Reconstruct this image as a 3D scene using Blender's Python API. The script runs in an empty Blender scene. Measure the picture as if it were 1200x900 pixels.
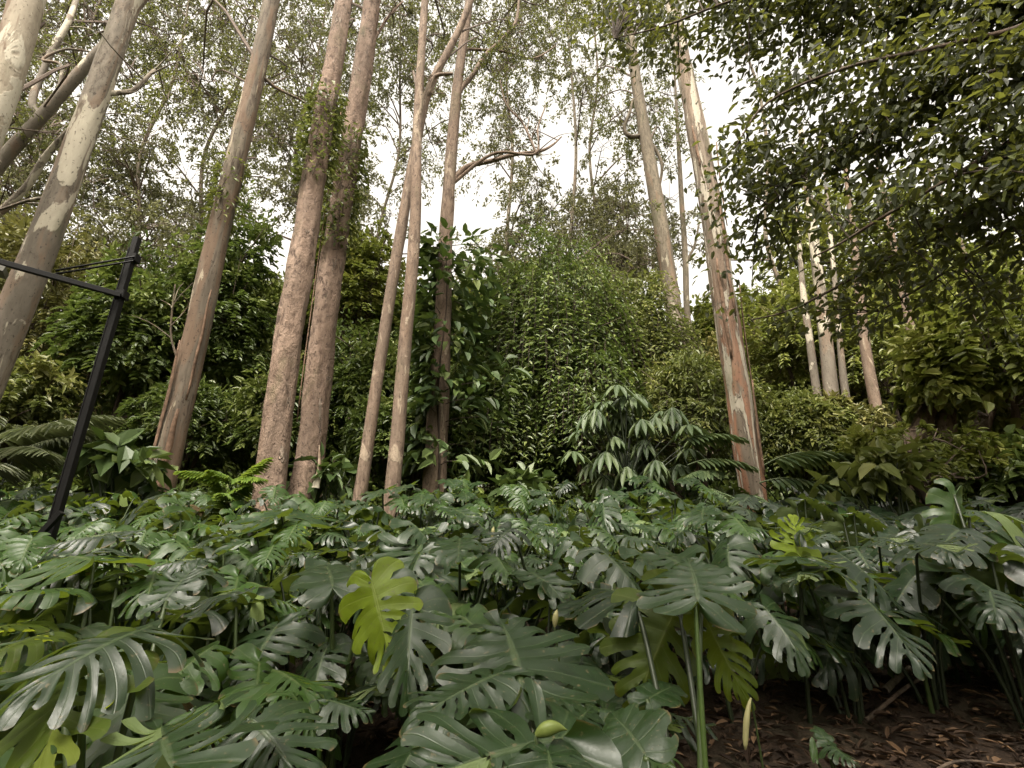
import bpy, bmesh, math, random
import numpy as np
from mathutils import Vector, Matrix, noise as mnoise

R = np.random.default_rng(11)
random.seed(5)
SC = bpy.context.scene
COL = SC.collection
PI = math.pi
rad = math.radians

# ------------------------------------------------------------------ camera
CAM_Z = 1.5
PITCH = rad(19.6)
cam_d = bpy.data.cameras.new("camera")
cam_d.sensor_width = 36.0
cam_d.lens = 18.0
cam_d.clip_start = 0.05
cam_d.clip_end = 2000
cam = bpy.data.objects.new("camera", cam_d)
COL.objects.link(cam)
cam.location = (0, 0, CAM_Z)
cam.rotation_euler = (PI / 2 + PITCH, 0, 0)
SC.camera = cam
CP, SP = math.cos(PITCH), math.sin(PITCH)


def at(px, py, Y):
    """Point of the place seen at a photograph position, at ground distance Y."""
    rx, up = (px - 600) / 600.0, -(py - 450) / 600.0
    y, z = CP - up * SP, SP + up * CP
    k = Y / y
    return Vector((rx * k, Y, CAM_Z + z * k))


def px_size(px, py, Y, n):
    """Length that n photograph pixels span at that place."""
    up = -(py - 450) / 600.0
    return n / 600.0 * Y / (CP - up * SP)


def gz(x, y):
    """Height of the ground."""
    b = 0.24 * max(0.0, min(y, 12) - 1.0) + 0.34 * max(0.0, min(y, 62) - 12) + 0.05 * max(0.0, min(y, 160) - 62)
    b += 0.10 * mnoise.noise(Vector((x * 0.35, y * 0.35, 1.7))) + 0.035 * mnoise.noise(Vector((x * 1.3, y * 1.3, 4.1)))
    return b


# ------------------------------------------------------------------ mesh builder
class MB:
    def __init__(self):
        self.v, self.f, self.mi, self.r = [], [], [], []
        self.n = 0

    def add(self, V, F, mi=0, r=0.5):
        V = np.asarray(V, dtype=np.float64).reshape(-1, 3)
        F = np.asarray(F, dtype=np.int64)
        self.v.append(V)
        self.f.append(F + self.n)
        self.mi.append(np.full(len(F), mi, dtype=np.int32))
        self.r.append(np.broadcast_to(np.asarray(r, dtype=np.float32), (len(V),)))
        self.n += len(V)

    def build(self, name, mats, parent=None, origin=(0, 0, 0), smooth=True):
        V = np.concatenate(self.v) - np.array(origin, dtype=np.float64)
        me = bpy.data.meshes.new(name)
        me.vertices.add(len(V))
        me.vertices.foreach_set("co", V.astype(np.float32).ravel())
        loops = np.concatenate([f.ravel() for f in self.f]).astype(np.int32)
        sizes = np.concatenate([np.full(len(f), f.shape[1], dtype=np.int32) for f in self.f])
        starts = np.concatenate([[0], np.cumsum(sizes)[:-1]]).astype(np.int32)
        me.loops.add(len(loops))
        me.loops.foreach_set("vertex_index", loops)
        me.polygons.add(len(sizes))
        me.polygons.foreach_set("loop_start", starts)
        me.polygons.foreach_set("material_index", np.concatenate(self.mi))
        me.polygons.foreach_set("use_smooth", np.full(len(sizes), smooth, dtype=bool))
        a = me.attributes.new("rnd", "FLOAT", "POINT")
        a.data.foreach_set("value", np.concatenate(self.r).astype(np.float32))
        me.update(calc_edges=True)
        for m in (mats if isinstance(mats, (list, tuple)) else [mats]):
            me.materials.append(m)
        o = bpy.data.objects.new(name, me)
        COL.objects.link(o)
        if parent is not None:
            o.parent = parent
        else:
            o.location = origin
        return o


def thing(name, label, cat, loc=(0, 0, 0), group=None):
    o = bpy.data.objects.new(name, None)
    o.empty_display_size = 0.2
    COL.objects.link(o)
    o.location = loc
    tag(o, label, cat, group)
    return o


def tag(o, label=None, cat=None, group=None, kind=None):
    if label: o["label"] = label
    if cat: o["category"] = cat
    if group: o["group"] = group
    if kind: o["kind"] = kind
    return o


def dup(root, loc, rz, sc, label=None, group=None):
    r = root.copy()
    COL.objects.link(r)
    r.location = loc
    r.rotation_euler = (0, 0, rz)
    r.scale = (sc, sc, sc)
    if label: r["label"] = label
    if group: r["group"] = group
    for ch in KIDS[root.name]:
        c = ch.copy()
        COL.objects.link(c)
        c.parent = r
    return r


KIDS = {}


def smooth_path(pts, n):
    P = [Vector(p) for p in pts]
    if len(P) == 2:
        return [P[0].lerp(P[1], i / n) for i in range(n + 1)]
    out = []
    seg = len(P) - 1
    for i in range(n + 1):
        t = i / n * seg
        k = min(int(t), seg - 1)
        u = t - k
        p1, p2 = P[k], P[k + 1]
        p0 = P[k - 1] if k > 0 else p1 * 2 - p2
        p3 = P[k + 2] if k + 2 <= seg else p2 * 2 - p1
        out.append(0.5 * ((2 * p1) + (p2 - p0) * u + (2 * p0 - 5 * p1 + 4 * p2 - p3) * u * u + (3 * p1 - p0 - 3 * p2 + p3) * u ** 3))
    return out


def lerp_list(vals, n):
    return np.interp(np.linspace(0, 1, n + 1), np.linspace(0, 1, len(vals)), vals)


def tube(mb, path, radii, sides=10, mi=0, wob=0.0, ws=1.0, flute=0.0, r=None, seed=0.0):
    P = np.array([list(p) for p in path], dtype=float)
    n = len(P)
    radii = np.asarray(radii, dtype=float)
    T = np.gradient(P, axis=0)
    T /= np.linalg.norm(T, axis=1, keepdims=True) + 1e-12
    ref = np.array([1.0, 0.0, 0.0]) if abs(T[0][0]) < 0.9 else np.array([0.0, 1.0, 0.0])
    A = np.zeros_like(P)
    a = ref - T[0] * np.dot(ref, T[0])
    a /= np.linalg.norm(a)
    for i in range(n):
        a = a - T[i] * np.dot(a, T[i])
        a /= np.linalg.norm(a) + 1e-12
        A[i] = a
    B = np.cross(T, A)
    ang = np.linspace(0, 2 * PI, sides, endpoint=False)
    ca, sa = np.cos(ang), np.sin(ang)
    rr = np.repeat(radii[:, None], sides, 1)
    if wob or flute:
        for i in range(n):
            for j in range(sides):
                q = Vector((ca[j] * ws, sa[j] * ws, P[i][2] * ws * 0.45 + seed))
                d = wob * mnoise.noise(q) + 0.45 * wob * mnoise.noise(q * 2.7)
                if flute:
                    d += flute * mnoise.noise(Vector((ca[j] * 1.7, sa[j] * 1.7, P[i][2] * 0.12 + seed)))
                rr[i, j] *= 1 + d
    V = P[:, None, :] + rr[:, :, None] * (ca[None, :, None] * A[:, None, :] + sa[None, :, None] * B[:, None, :])
    V = V.reshape(-1, 3)
    i = np.arange(n - 1)[:, None] * sides
    j = np.arange(sides)[None, :]
    j2 = (j + 1) % sides
    F = np.stack([i + j, i + j2, i + sides + j2, i + sides + j], axis=-1).reshape(-1, 4)
    V = np.concatenate([V, [P[-1] + T[-1] * radii[-1] * 0.4]])
    base = (n - 1) * sides
    F2 = np.stack([base + j[0], base + j2[0], np.full(sides, n * sides)], axis=-1)
    rv = random.random() if r is None else r
    mb.add(V, F, mi, rv)
    # end cap uses the same vertices: add as separate small fan
    mb.f.append(F2 + (mb.n - len(V)))
    mb.mi.append(np.full(len(F2), mi, dtype=np.int32))


def unit(a):
    return a / (np.linalg.norm(a, axis=-1, keepdims=True) + 1e-9)


def leaves(mb, P, D, N, L, W, mi=0, r=None, fold=0.25, curl=0.12):
    """n separate folded leaves: base P, direction D, face normal N."""
    n = len(P)
    if n == 0:
        return
    D = unit(D)
    S = unit(np.cross(D, N))
    N = np.cross(S, D)
    L = np.broadcast_to(L, (n,))[:, None]
    W = np.broadcast_to(W, (n,))[:, None]
    up = N * (W * fold)
    b = P
    t = P + D * L - N * (L * curl)
    r1 = P + D * L * 0.28 + S * W * 0.46 + up
    r2 = P + D * L * 0.66 + S * W * 0.38 + up - N * (L * curl * 0.4)
    l1 = P + D * L * 0.28 - S * W * 0.46 + up
    l2 = P + D * L * 0.66 - S * W * 0.38 + up - N * (L * curl * 0.4)
    V = np.stack([b, r1, r2, t, l2, l1], axis=1).reshape(-1, 3)
    k = np.arange(n)[:, None] * 6
    F = np.concatenate([k + np.array([[0, 1, 2, 3]]), k + np.array([[0, 3, 4, 5]])])
    if r is None:
        r = R.random(n)
    mb.add(V, F, mi, np.repeat(np.broadcast_to(r, (n,)), 6))


# ------------------------------------------------------------------ materials
def new_mat(name):
    m = bpy.data.materials.new(name)
    m.use_nodes = True
    nt = m.node_tree
    nt.nodes.clear()
    return m, nt, nt.nodes, nt.links


def node(nt, typ, **kw):
    n = nt.nodes.new(typ)
    for k, v in kw.items():
        if k.startswith("i_"):
            n.inputs[int(k[2:])].default_value = v
        else:
            setattr(n, k, v)
    return n


def rgb(c):
    return (c[0], c[1], c[2], 1.0)


def ramp(nt, stops, fac):
    n = nt.nodes.new("ShaderNodeValToRGB")
    e = n.color_ramp.elements
    e[0].position, e[0].color = stops[0][0], rgb(stops[0][1])
    e[1].position, e[1].color = stops[-1][0], rgb(stops[-1][1])
    for p, c in stops[1:-1]:
        x = e.new(p)
        x.color = rgb(c)
    nt.links.new(fac, n.inputs[0])
    return n.outputs[0]


def mix(nt, a, b, fac, mode="MIX"):
    n = nt.nodes.new("ShaderNodeMix")
    n.data_type = "RGBA"
    n.blend_type = mode
    for sock, val in ((n.inputs[0], fac), (n.inputs[6], a), (n.inputs[7], b)):
        if hasattr(val, "is_output"):
            nt.links.new(val, sock)
        elif isinstance(val, (int, float)):
            sock.default_value = val
        else:
            sock.default_value = rgb(val)
    return n.outputs[2]


def nz(nt, coord, scale, vec=(1, 1, 1), detail=4, rough=0.55, dist=0.0, off=(0, 0, 0)):
    mp = nt.nodes.new("ShaderNodeMapping")
    mp.inputs["Scale"].default_value = vec
    mp.inputs["Location"].default_value = off
    nt.links.new(coord, mp.inputs[0])
    n = nt.nodes.new("ShaderNodeTexNoise")
    n.inputs["Scale"].default_value = scale
    n.inputs["Detail"].default_value = detail
    n.inputs["Roughness"].default_value = rough
    n.inputs["Distortion"].default_value = dist
    nt.links.new(mp.outputs[0], n.inputs["Vector"])
    return n.outputs["Fac"]


def bark_mat(name, base, dark, pale, pale_at=0.62, red=(0.26, 0.13, 0.08), red_at=0.6, red_amt=0.5, bump=0.35, stretch=0.22, pale_scale=2.2, fine=14, bdist=0.06, red_top=None, crack=0.0, pale_z=0.33):
    m, nt, N, Lk = new_mat(name)
    co = N.new("ShaderNodeTexCoord").outputs["Object"]
    a = nz(nt, co, fine, (1, 1, stretch), 6, 0.65, 0.6)
    big = nz(nt, co, 1.6, (1, 1, 0.35), 3, 0.5, 0.3, (3, 1, 7))
    pal = nz(nt, co, pale_scale, (1, 1, pale_z), 5, 0.6, 0.9, (9, 4, 2))
    redn = nz(nt, co, 3.2, (1, 1, 0.16), 4, 0.6, 0.8, (2, 8, 5))
    c = ramp(nt, [(0.36, dark), (0.50, base), (0.64, tuple(min(1, x * 1.35) for x in base))], a)
    c = mix(nt, c, tuple(x * 0.72 for x in base), ramp(nt, [(0.42, (0, 0, 0)), (0.62, (0.75,) * 3)], big))
    rf = ramp(nt, [(red_at - 0.05, (0, 0, 0)), (red_at + 0.04, (red_amt,) * 3)], redn)
    if red_top:
        sp_ = N.new("ShaderNodeSeparateXYZ")
        Lk.new(co, sp_.inputs[0])
        mr = N.new("ShaderNodeMapRange")
        mr.inputs["From Min"].default_value = red_top * 0.35
        mr.inputs["From Max"].default_value = red_top
        mr.inputs["To Min"].default_value = 1.0
        mr.inputs["To Max"].default_value = 0.12
        Lk.new(sp_.outputs[2], mr.inputs["Value"])
        rf = mix(nt, (0, 0, 0), rf, mr.outputs[0])
    c = mix(nt, c, red, rf)
    pm = ramp(nt, [(pale_at - 0.012, (0, 0, 0)), (pale_at + 0.012, (1, 1, 1))], pal)
    pc = ramp(nt, [(0.3, tuple(x * 0.8 for x in pale)), (0.7, pale)], a)
    c = mix(nt, c, pc, pm)
    sp = nz(nt, co, 26, (1, 1, 0.6), 3, 0.6)
    c = mix(nt, c, tuple(x * 0.45 for x in dark), ramp(nt, [(0.60, (0, 0, 0)), (0.68, (0.75,) * 3)], sp))
    moss = nz(nt, co, 2.1, (1, 1, 0.4), 5, 0.6, 0.4, (5, 5, 5))
    c = mix(nt, c, (0.085, 0.09, 0.04), ramp(nt, [(0.58, (0, 0, 0)), (0.72, (0.45,) * 3)], moss))
    if crack:
        vm_ = N.new("ShaderNodeMapping")
        vm_.inputs["Scale"].default_value = (1, 1, 0.28)
        Lk.new(co, vm_.inputs[0])
        vd = N.new("ShaderNodeVectorMath")
        vd.operation = "MULTIPLY_ADD"
        wn = N.new("ShaderNodeTexNoise")
        wn.inputs["Scale"].default_value = 7.0
        wn.inputs["Detail"].default_value = 4.0
        Lk.new(co, wn.inputs["Vector"])
        Lk.new(wn.outputs["Color"], vd.inputs[0])
        vd.inputs[1].default_value = (0.22, 0.22, 0.22)
        Lk.new(vm_.outputs[0], vd.inputs[2])
        vo = N.new("ShaderNodeTexVoronoi")
        vo.feature = "DISTANCE_TO_EDGE"
        vo.inputs["Scale"].default_value = 15.0
        Lk.new(vd.outputs[0], vo.inputs["Vector"])
        ck = ramp(nt, [(0.0, (1, 1, 1)), (0.16, (0, 0, 0))], vo.outputs["Distance"])
        ckf = mix(nt, (0, 0, 0), ck, crack)
        c = mix(nt, c, tuple(x * 0.6 for x in dark), ckf)
    b = N.new("ShaderNodeBsdfPrincipled")
    b.inputs["Roughness"].default_value = 0.85
    b.inputs["Specular IOR Level"].default_value = 0.25
    Lk.new(c, b.inputs["Base Color"])
    hgt = mix(nt, mix(nt, a, redn, 0.4), pm, 0.4)
    if crack:
        hgt = mix(nt, hgt, (0, 0, 0), ckf)
    bp = N.new("ShaderNodeBump")
    bp.inputs["Strength"].default_value = bump
    bp.inputs["Distance"].default_value = bdist
    Lk.new(hgt, bp.inputs["Height"])
    Lk.new(bp.outputs[0], b.inputs["Normal"])
    o = N.new("ShaderNodeOutputMaterial")
    Lk.new(b.outputs[0], o.inputs[0])
    return m


def leaf_mat(name, c0, c1, c2=None, rough=0.45, trans=0.3, tcol=None, spec=0.4):
    """Leaves whose colour varies from leaf to leaf."""
    m, nt, N, Lk = new_mat(name)
    at_ = N.new("ShaderNodeAttribute")
    at_.attribute_name = "rnd"
    f = at_.outputs["Fac"]
    c2 = c2 or tuple(x * 1.5 for x in c1)
    c = ramp(nt, [(0.0, c0), (0.6, c1), (1.0, c2)], f)
    b = N.new("ShaderNodeBsdfPrincipled")
    b.inputs["Roughness"].default_value = rough
    b.inputs["Specular IOR Level"].default_value = spec
    Lk.new(c, b.inputs["Base Color"])
    t = N.new("ShaderNodeBsdfTranslucent")
    tc = mix(nt, c, tcol or (0.16, 0.2, 0.03), 0.6)
    Lk.new(tc, t.inputs["Color"])
    mx = N.new("ShaderNodeMixShader")
    mx.inputs[0].default_value = trans
    Lk.new(b.outputs[0], mx.inputs[1])
    Lk.new(t.outputs[0], mx.inputs[2])
    o = N.new("ShaderNodeOutputMaterial")
    Lk.new(mx.outputs[0], o.inputs[0])
    return m


def blade_mat(name, top, vein, under, tcol, trans=0.28, rough=0.33, spec=0.5):
    rough, spec = rough - 0.01, spec * 0.8
    """Big split leaf: UV x runs across one lobe, y from midrib to tip of the lobe."""
    m, nt, N, Lk = new_mat(name)
    tc = N.new("ShaderNodeTexCoord")
    sep = N.new("ShaderNodeSeparateXYZ")
    Lk.new(tc.outputs["UV"], sep.inputs[0])

    def mth(op, a, b=None):
        n = N.new("ShaderNodeMath")
        n.operation = op
        for s, v in ((n.inputs[0], a), (n.inputs[1], b)):
            if v is None: continue
            if hasattr(v, "is_output"): Lk.new(v, s)
            else: s.default_value = v
        return n.outputs[0]
    ax = mth("ABSOLUTE", mth("SUBTRACT", sep.outputs[0], 0.5))
    vm = ramp(nt, [(0.012, (1, 1, 1)), (0.05, (0, 0, 0))], ax)
    mm = ramp(nt, [(0.022, (1, 1, 1)), (0.05, (0, 0, 0))], sep.outputs[1])
    vein_f = mth("MAXIMUM", mth("MULTIPLY", vm, 0.55), mm)
    big = nz(nt, tc.outputs["Object"], 5.0, (1, 1, 1), 4, 0.6)
    fine = nz(nt, tc.outputs["Object"], 60.0, (1, 1, 1), 3, 0.6)
    oi = N.new("ShaderNodeObjectInfo")
    c = ramp(nt, [(0.3, tuple(x * 0.72 for x in top)), (0.7, tuple(x * 1.3 for x in top))], big)
    c = mix(nt, c, tuple(x * 1.6 for x in top), mth("MULTIPLY", oi.outputs["Random"], 0.45))
    c = mix(nt, c, (top[0] * 1.9, top[1] * 1.6, top[2] * 1.2), ramp(nt, [(0.6, (0, 0, 0)), (0.75, (0.5,) * 3)], fine))
    c = mix(nt, c, vein, vein_f)
    # spots of dirt and wear
    c = mix(nt, c, (0.10, 0.085, 0.04), ramp(nt, [(0.655, (0, 0, 0)), (0.70, (0.8,) * 3)], nz(nt, tc.outputs["Object"], 26.0, (1, 1, 1), 2, 0.5, 0, (7, 3, 1))))
    # dry brown margins here and there, and fine cross veins
    edge = mth("MULTIPLY", ramp(nt, [(0.93, (0, 0, 0)), (0.99, (1, 1, 1))], sep.outputs[1]), ramp(nt, [(0.52, (0, 0, 0)), (0.62, (0.9,) * 3)], nz(nt, tc.outputs["Object"], 6.0, (1, 1, 1), 3, 0.5, 0, (1, 9, 4))))
    c = mix(nt, c, (0.11, 0.075, 0.03), edge)
    wv = N.new("ShaderNodeTexWave")
    wv.inputs["Scale"].default_value = 13.0
    wv.inputs["Distortion"].default_value = 5.0
    wv.inputs["Detail"].default_value = 2.0
    Lk.new(tc.outputs["UV"], wv.inputs["Vector"])
    c = mix(nt, c, tuple(x * 1.5 for x in top), mth("MULTIPLY", ramp(nt, [(0.8, (0, 0, 0)), (1.0, (1, 1, 1))], wv.outputs["Fac"]), 0.3))
    geo = N.new("ShaderNodeNewGeometry")
    c = mix(nt, c, under, mth("MULTIPLY", geo.outputs["Backfacing"], 0.75))
    b = N.new("ShaderNodeBsdfPrincipled")
    Lk.new(c, b.inputs["Base Color"])
    rg = mth("ADD", mth("MULTIPLY", fine, 0.22), rough - 0.22)
    rg = mth("ADD", rg, mth("MULTIPLY", nz(nt, tc.outputs["Object"], 9.0, (1, 1, 1), 5, 0.7, 0.5, (2, 6, 3)), 0.34))
    rg = mth("ADD", rg, mth("MULTIPLY", geo.outputs["Backfacing"], 0.25))
    Lk.new(rg, b.inputs["Roughness"])
    b.inputs["Specular IOR Level"].default_value = spec
    bp = N.new("ShaderNodeBump")
    bp.inputs["Strength"].default_value = 0.25
    bp.inputs["Distance"].default_value = 0.02
    Lk.new(mth("ADD", mth("MULTIPLY", vein_f, -0.5), mth("MULTIPLY", big, 0.6)), bp.inputs["Height"])
    Lk.new(bp.outputs[0], b.inputs["Normal"])
    t = N.new("ShaderNodeBsdfTranslucent")
    Lk.new(mix(nt, tcol, c, 0.25), t.inputs["Color"])
    mx = N.new("ShaderNodeMixShader")
    mx.inputs[0].default_value = trans
    Lk.new(b.outputs[0], mx.inputs[1])
    Lk.new(t.outputs[0], mx.inputs[2])
    o = N.new("ShaderNodeOutputMaterial")
    Lk.new(mx.outputs[0], o.inputs[0])
    return m


def plain_mat(name, col, rough=0.6, spec=0.4, var=0.3, scale=8, bump=0.0, metal=0.0, trans=0.0):
    m, nt, N, Lk = new_mat(name)
    co = N.new("ShaderNodeTexCoord").outputs["Object"]
    a = nz(nt, co, scale, (1, 1, 1), 5, 0.6)
    c = ramp(nt, [(0.3, tuple(x * (1 - var) for x in col)), (0.7, tuple(x * (1 + var) for x in col))], a)
    b = N.new("ShaderNodeBsdfPrincipled")
    b.inputs["Roughness"].default_value = rough
    b.inputs["Specular IOR Level"].default_value = spec
    b.inputs["Metallic"].default_value = metal
    Lk.new(c, b.inputs["Base Color"])
    if bump:
        bp = N.new("ShaderNodeBump")
        bp.inputs["Strength"].default_value = bump
        bp.inputs["Distance"].default_value = 0.03
        Lk.new(a, bp.inputs["Height"])
        Lk.new(bp.outputs[0], b.inputs["Normal"])
    o = N.new("ShaderNodeOutputMaterial")
    if trans:
        t = N.new("ShaderNodeBsdfTranslucent")
        Lk.new(c, t.inputs["Color"])
        mx = N.new("ShaderNodeMixShader")
        mx.inputs[0].default_value = trans
        Lk.new(b.outputs[0], mx.inputs[1])
        Lk.new(t.outputs[0], mx.inputs[2])
        Lk.new(mx.outputs[0], o.inputs[0])
    else:
        Lk.new(b.outputs[0], o.inputs[0])
    return m


M = {}
M["bark_mottled"] = bark_mat("bark_mottled", (0.185, 0.158, 0.124), (0.090, 0.070, 0.051), (0.455, 0.409, 0.318), 0.565, (0.218, 0.135, 0.084), 0.58, 0.38, 0.25, 0.30, 2.4)
M["bark_cream"] = bark_mat("bark_cream", (0.357, 0.306, 0.230), (0.212, 0.162, 0.111), (0.481, 0.435, 0.342), 0.50, (0.153, 0.102, 0.068), 0.545, 0.95, 0.25, 0.30, 2.2)
M["bark_rough"] = bark_mat("bark_rough", (0.235, 0.168, 0.126), (0.055, 0.035, 0.026), (0.303, 0.240, 0.187), 0.63, (0.170, 0.112, 0.078), 0.52, 0.38, 1.0, 0.6, 3.0, 9, 0.12, None, 0.12)
M["bark_stripe"] = bark_mat("bark_stripe", (0.168, 0.138, 0.104), (0.070, 0.051, 0.038), (0.400, 0.337, 0.246), 0.60, (0.187, 0.114, 0.072), 0.53, 0.56, 0.5, 0.14, 3.4, 14, 0.06, None, 0.0, 0.13)
M["bark_smooth"] = bark_mat("bark_smooth", (0.195, 0.143, 0.105), (0.084, 0.057, 0.042), (0.334, 0.264, 0.194), 0.62, (0.173, 0.109, 0.070), 0.58, 0.30, 0.35, 0.25, 3.0, 14, 0.06, None, 0.28)
M["bark_red"] = bark_mat("bark_red", (0.200, 0.160, 0.12), (0.085, 0.06, 0.043), (0.44, 0.39, 0.31), 0.535, (0.30, 0.145, 0.085), 0.50, 0.85, 0.9, 0.09, 5.5, 14, 0.08, 5.5, 0.0, 0.11)
M["bark_grey"] = bark_mat("bark_grey", (0.145, 0.119, 0.085), (0.076, 0.064, 0.043), (0.315, 0.278, 0.204), 0.63, (0.221, 0.136, 0.085), 0.60, 0.4, 0.35, 0.25, 3.0)
M["bark_dark"] = bark_mat("bark_dark", (0.085, 0.062, 0.045), (0.035, 0.026, 0.02), (0.14, 0.11, 0.08), 0.66, (0.10, 0.06, 0.04), 0.58, 0.5, 0.7, 0.3, 3.0)
M["bark_strip"] = plain_mat("bark_strip", (0.165, 0.105, 0.07), 0.8, 0.2, 0.5, 9, 0.5)
M["twig"] = plain_mat("twig", (0.12, 0.09, 0.07), 0.8, 0.2, 0.3, 4)
M["twig_dark"] = plain_mat("twig_dark", (0.05, 0.037, 0.028), 0.8, 0.2, 0.3, 4)
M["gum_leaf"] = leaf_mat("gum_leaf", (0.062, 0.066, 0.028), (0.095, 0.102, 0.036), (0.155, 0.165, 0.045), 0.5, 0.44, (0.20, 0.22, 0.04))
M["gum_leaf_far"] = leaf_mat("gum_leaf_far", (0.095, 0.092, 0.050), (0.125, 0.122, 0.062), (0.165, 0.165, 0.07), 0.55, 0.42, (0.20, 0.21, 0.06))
M["fig_leaf"] = leaf_mat("fig_leaf", (0.028, 0.034, 0.014), (0.045, 0.056, 0.019), (0.10, 0.12, 0.03), 0.56, 0.42, (0.20, 0.21, 0.03))
M["dark_leaf"] = leaf_mat("dark_leaf", (0.062, 0.089, 0.024), (0.106, 0.152, 0.037), (0.227, 0.265, 0.068), 0.42, 0.34, (0.10, 0.14, 0.02), 0.5)
M["mid_leaf"] = leaf_mat("mid_leaf", (0.076, 0.094, 0.024), (0.127, 0.151, 0.038), (0.228, 0.227, 0.061), 0.45, 0.34, (0.14, 0.17, 0.03))
M["bright_leaf"] = leaf_mat("bright_leaf", (0.096, 0.121, 0.023), (0.155, 0.178, 0.032), (0.244, 0.241, 0.055), 0.45, 0.30, (0.2, 0.24, 0.04))
M["olive_leaf"] = leaf_mat("olive_leaf", (0.083, 0.088, 0.024), (0.143, 0.142, 0.041), (0.227, 0.203, 0.065), 0.5, 0.26, (0.16, 0.16, 0.04))
M["glossy_leaf"] = leaf_mat("glossy_leaf", (0.031, 0.055, 0.016), (0.058, 0.092, 0.026), (0.112, 0.140, 0.040), 0.46, 0.2, (0.10, 0.15, 0.02), 0.35)
M["umbrella_leaf"] = leaf_mat("umbrella_leaf", (0.042, 0.068, 0.028), (0.066, 0.098, 0.040), (0.10, 0.13, 0.055), 0.5, 0.2, (0.12, 0.16, 0.03), 0.35)
M["lime_leaf"] = leaf_mat("lime_leaf", (0.06, 0.105, 0.015), (0.10, 0.16, 0.022), (0.15, 0.21, 0.035), 0.4, 0.35, (0.25, 0.32, 0.03))
M["dead_leaf"] = leaf_mat("dead_leaf", (0.014, 0.008, 0.005), (0.045, 0.027, 0.016), (0.15, 0.092, 0.052), 0.75, 0.1, (0.15, 0.09, 0.04), 0.2)
M["fern"] = leaf_mat("fern", (0.07, 0.085, 0.04), (0.105, 0.125, 0.06), (0.14, 0.15, 0.08), 0.5, 0.25, (0.14, 0.17, 0.05))
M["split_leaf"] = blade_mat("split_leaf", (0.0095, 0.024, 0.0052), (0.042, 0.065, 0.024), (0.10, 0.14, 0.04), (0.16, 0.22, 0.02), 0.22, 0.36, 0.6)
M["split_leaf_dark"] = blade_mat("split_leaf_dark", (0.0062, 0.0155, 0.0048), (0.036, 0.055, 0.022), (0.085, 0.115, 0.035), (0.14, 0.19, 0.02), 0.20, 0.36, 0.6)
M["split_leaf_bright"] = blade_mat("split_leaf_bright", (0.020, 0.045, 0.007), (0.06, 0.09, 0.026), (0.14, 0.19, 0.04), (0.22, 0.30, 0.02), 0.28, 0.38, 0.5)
M["split_leaf_lime"] = blade_mat("split_leaf_lime", (0.12, 0.17, 0.010), (0.17, 0.22, 0.035), (0.20, 0.26, 0.03), (0.30, 0.36, 0.015), 0.42, 0.42, 0.35)
M["split_leaf_olive"] = blade_mat("split_leaf_olive", (0.046, 0.07, 0.008), (0.11, 0.135, 0.03), (0.15, 0.185, 0.025), (0.27, 0.31, 0.02), 0.5, 0.45, 0.3)
M["split_leaf_brown"] = blade_mat("split_leaf_brown", (0.06, 0.042, 0.018), (0.16, 0.11, 0.05), (0.13, 0.09, 0.04), (0.22, 0.15, 0.04), 0.25, 0.6, 0.25)
M["stalk"] = plain_mat("stalk", (0.036, 0.054, 0.016), 0.42, 0.4, 0.35, 12, 0, 0, 0.08)
M["stalk_dark"] = plain_mat("stalk_dark", (0.018, 0.026, 0.010), 0.45, 0.4, 0.35, 12)
M["stalk_lime"] = plain_mat("stalk_lime", (0.045, 0.075, 0.016), 0.4, 0.4, 0.25, 12, 0, 0, 0.1)
M["spathe"] = plain_mat("spathe", (0.30, 0.28, 0.13), 0.5, 0.4, 0.15, 9, 0, 0, 0.3)
M["spathe_green"] = plain_mat("spathe_green", (0.15, 0.19, 0.045), 0.45, 0.4, 0.15, 9, 0, 0, 0.3)
M["black_paint"] = plain_mat("black_paint", (0.005, 0.0047, 0.0045), 0.55, 0.18, 0.25, 14)
M["grey_casing"] = plain_mat("grey_casing", (0.14, 0.135, 0.115), 0.5, 0.4, 0.2, 10)


# soil
def soil_mat():
    m, nt, N, Lk = new_mat("soil")
    co = N.new("ShaderNodeTexCoord").outputs["Object"]
    a = nz(nt, co, 18, (1, 1, 1), 8, 0.65)
    b_ = nz(nt, co, 1.3, (1, 1, 1), 4, 0.5)
    c = ramp(nt, [(0.3, (0.010, 0.0065, 0.004)), (0.55, (0.026, 0.016, 0.0095)), (0.75, (0.06, 0.037, 0.022))], a)
    c = mix(nt, c, (0.03, 0.026, 0.014), ramp(nt, [(0.45, (0, 0, 0)), (0.65, (0.6,) * 3)], b_))
    b = N.new("ShaderNodeBsdfPrincipled")
    b.inputs["Roughness"].default_value = 0.9
    b.inputs["Specular IOR Level"].default_value = 0.2
    Lk.new(c, b.inputs["Base Color"])
    bp = N.new("ShaderNodeBump")
    bp.inputs["Strength"].default_value = 0.8
    bp.inputs["Distance"].default_value = 0.05
    Lk.new(a, bp.inputs["Height"])
    Lk.new(bp.outputs[0], b.inputs["Normal"])
    o = N.new("ShaderNodeOutputMaterial")
    Lk.new(b.outputs[0], o.inputs[0])
    return m


M["soil"] = soil_mat()

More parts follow.
